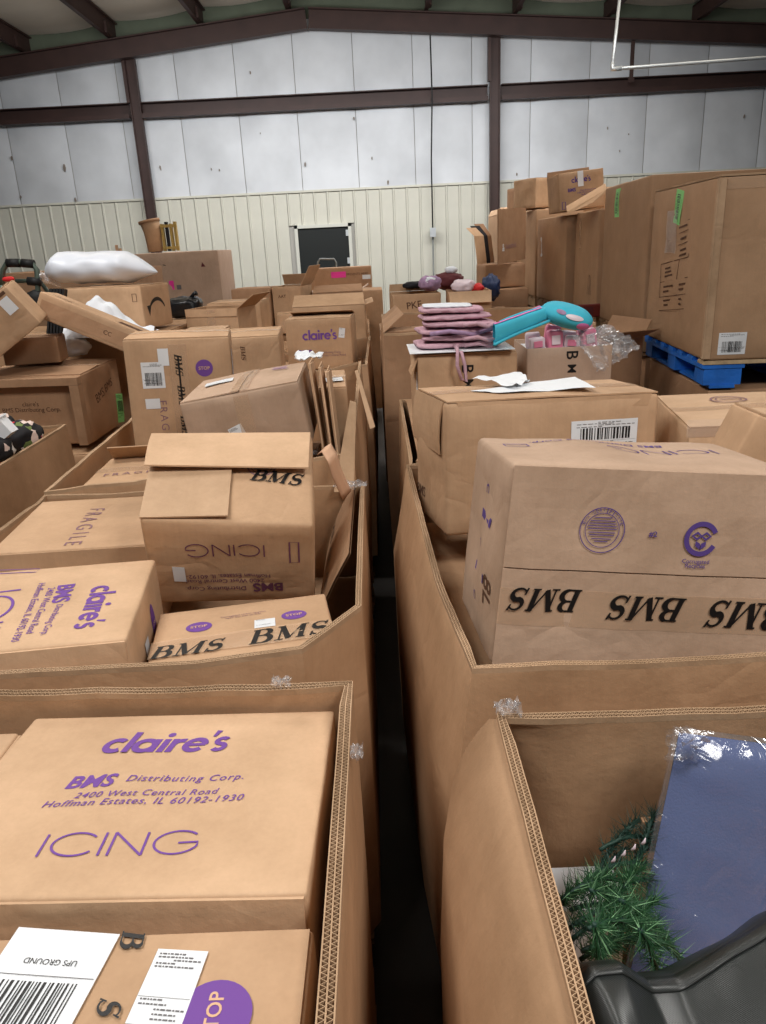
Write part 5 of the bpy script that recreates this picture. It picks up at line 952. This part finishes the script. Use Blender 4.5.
t = thing('paper_scrap', 'crumpled white paper on the boxes behind the greyish tilted carton', 'paper', aty(309, 359, 2.88)); sheetgrid('paper', t, 'paper', lambda u, v: Vector(((u-.5)*.10+.02*noise.noise(Vector((u*4, v*4, 3))), (v-.5)*.10, .012+.03*noise.noise(Vector((u*4, v*4, 8))))), 10, 10, .001, False)
# folded walker
t = thing('walker_frame', 'folded green grey walker frame with black grips, upper left', 'walker', aty(20, 300, 5.0)); t.location.z = 1.285; b0 = Vector(t.location)
y = 5.0; W_ = lambda px, py, dy=0: aty(px, py, y+dy)-b0
tube('frame_tube', [W_(2, 285), W_(3, 270), W_(7, 263), W_(20, 262), W_(32, 263), W_(37, 270), W_(38, 290), W_(39, 312)], .017, 'metalg', t, 10)
tube('frame_tube', [W_(16, 281, .1), W_(30, 281, .1), W_(42, 284, .1), W_(48, 292, .1), W_(50, 312, .1)], .014, 'metalg', t, 10)
tube('frame_tube', [W_(2, 285), W_(1, 315)], .017, 'metalg', t, 10)
for a, b in (((7, 263), (20, 263)), ((22, 263), (34, 264)), ((28, 281), (41, 282))): tube('grip', [W_(*a), W_(*b)], .027, 'grip', t, 12)
blob('hinge', t, 'grip', W_(37, 300), (.06, .05, .06), 2, .15); blob('brake_lever', t, 'red', W_(8, 279), (.04, .02, .015), 3, .1)
t = thing('ridged_mat', 'black ridged panel behind the long flat carton', 'panel', aty(56, 300, 4.5)); t.location.z = 1.285; b0 = Vector(t.location)
for i in range(5): v, f = beam_geo(aty(49+3.2*i, 334, 4.5)-b0, aty(53+3*i, 289, 4.54)-b0, .012, .05, Vector((0, 1, 0))); mesh('ridge', v, f, 'grip', t)
v, f = beam_geo(aty(56, 334, 4.53)-b0, aty(58, 290, 4.57)-b0, .10, .01, Vector((0, 1, 0))); mesh('backing', v, f, 'grip', t)
# floral goods in the left bin
for i, (px, py, y, r, lab) in enumerate(((18, 437, 3.14, (.09, .10, .065), 'round floral cloth bundle in the left edge bin, nearest to the rim'), (-6, 428, 3.22, (.08, .09, .06), 'floral cloth bundle at the very left edge of the picture'), (-6, 450, 2.86, (.065, .07, .05), 'white and red cloth bundle low in the left edge bin'))):
    p = aty(px, py, y); t = thing('cloth_bundle', lab, 'cloth', (p.x, p.y, p.z-r[2]), group='floral cloth in the left edge bin'); blob('cloth', t, 'floral', (0, 0, r[2]), r, i*5, .15, 2.5, 28, 18); tube('binding', [(-r[0]*.9, 0, r[2]), (0, -r[1]*.9, r[2]*1.5), (r[0]*.9, 0, r[2])], .008, 'whitecloth', t)
t = thing('white_tray', 'grey white plastic corner at the left edge of the floral bin', 'tray', aty(2, 424, 2.9)); slab('tray', (-.1, .02, -.03, .03, -.05, .02), 'white', t); t.rotation_euler = (0, -.6, 0); slab('tray_lip', (-.1, .025, -.035, .035, .02, .027), 'white', t)
# sticks and rolls standing on the large greyish box
t = thing('paper_roll', 'brown roll of card standing on the large greyish box', 'roll', aty(156, 251, 9.4)); t.location.z = 1.758; b0 = Vector(t.location)
tube('roll', [(0, 0, 0), (-.01, 0, .22), (-.03, 0, .34)], [.085, .10, .115], 'kraft', t, 16); tube('rolled_lip', [(-.03, 0, .32), (-.035, 0, .35)], .125, 'brown', t, 16)
t = thing('wooden_frame', 'yellow wooden slat bundle beside the card roll', 'wood bundle', aty(172, 251, 9.4)); t.location.z = 1.758
for i in range(4): slab('slat', (-.09+.05*i, -.06+.05*i, -.03, .03, 0, .30+.02*(i % 2)), 'gold' if i != 1 else 'dark', t)
slab('crossbar', (-.095, .1, -.04, -.03, .26, .29), 'gold', t); slab('crossbar', (-.095, .1, -.04, -.03, .02, .05), 'gold', t)
t = thing('card_stick', 'thin brown card strips sticking up behind the white bag', 'cardboard', aty(121, 255, 7.35)); t.location.z = 1.62
for i in range(3): slab('strip', (-.04+.03*i, -.018+.03*i, -.01, .01, -.0, .20-.03*i), 'kraft', t)
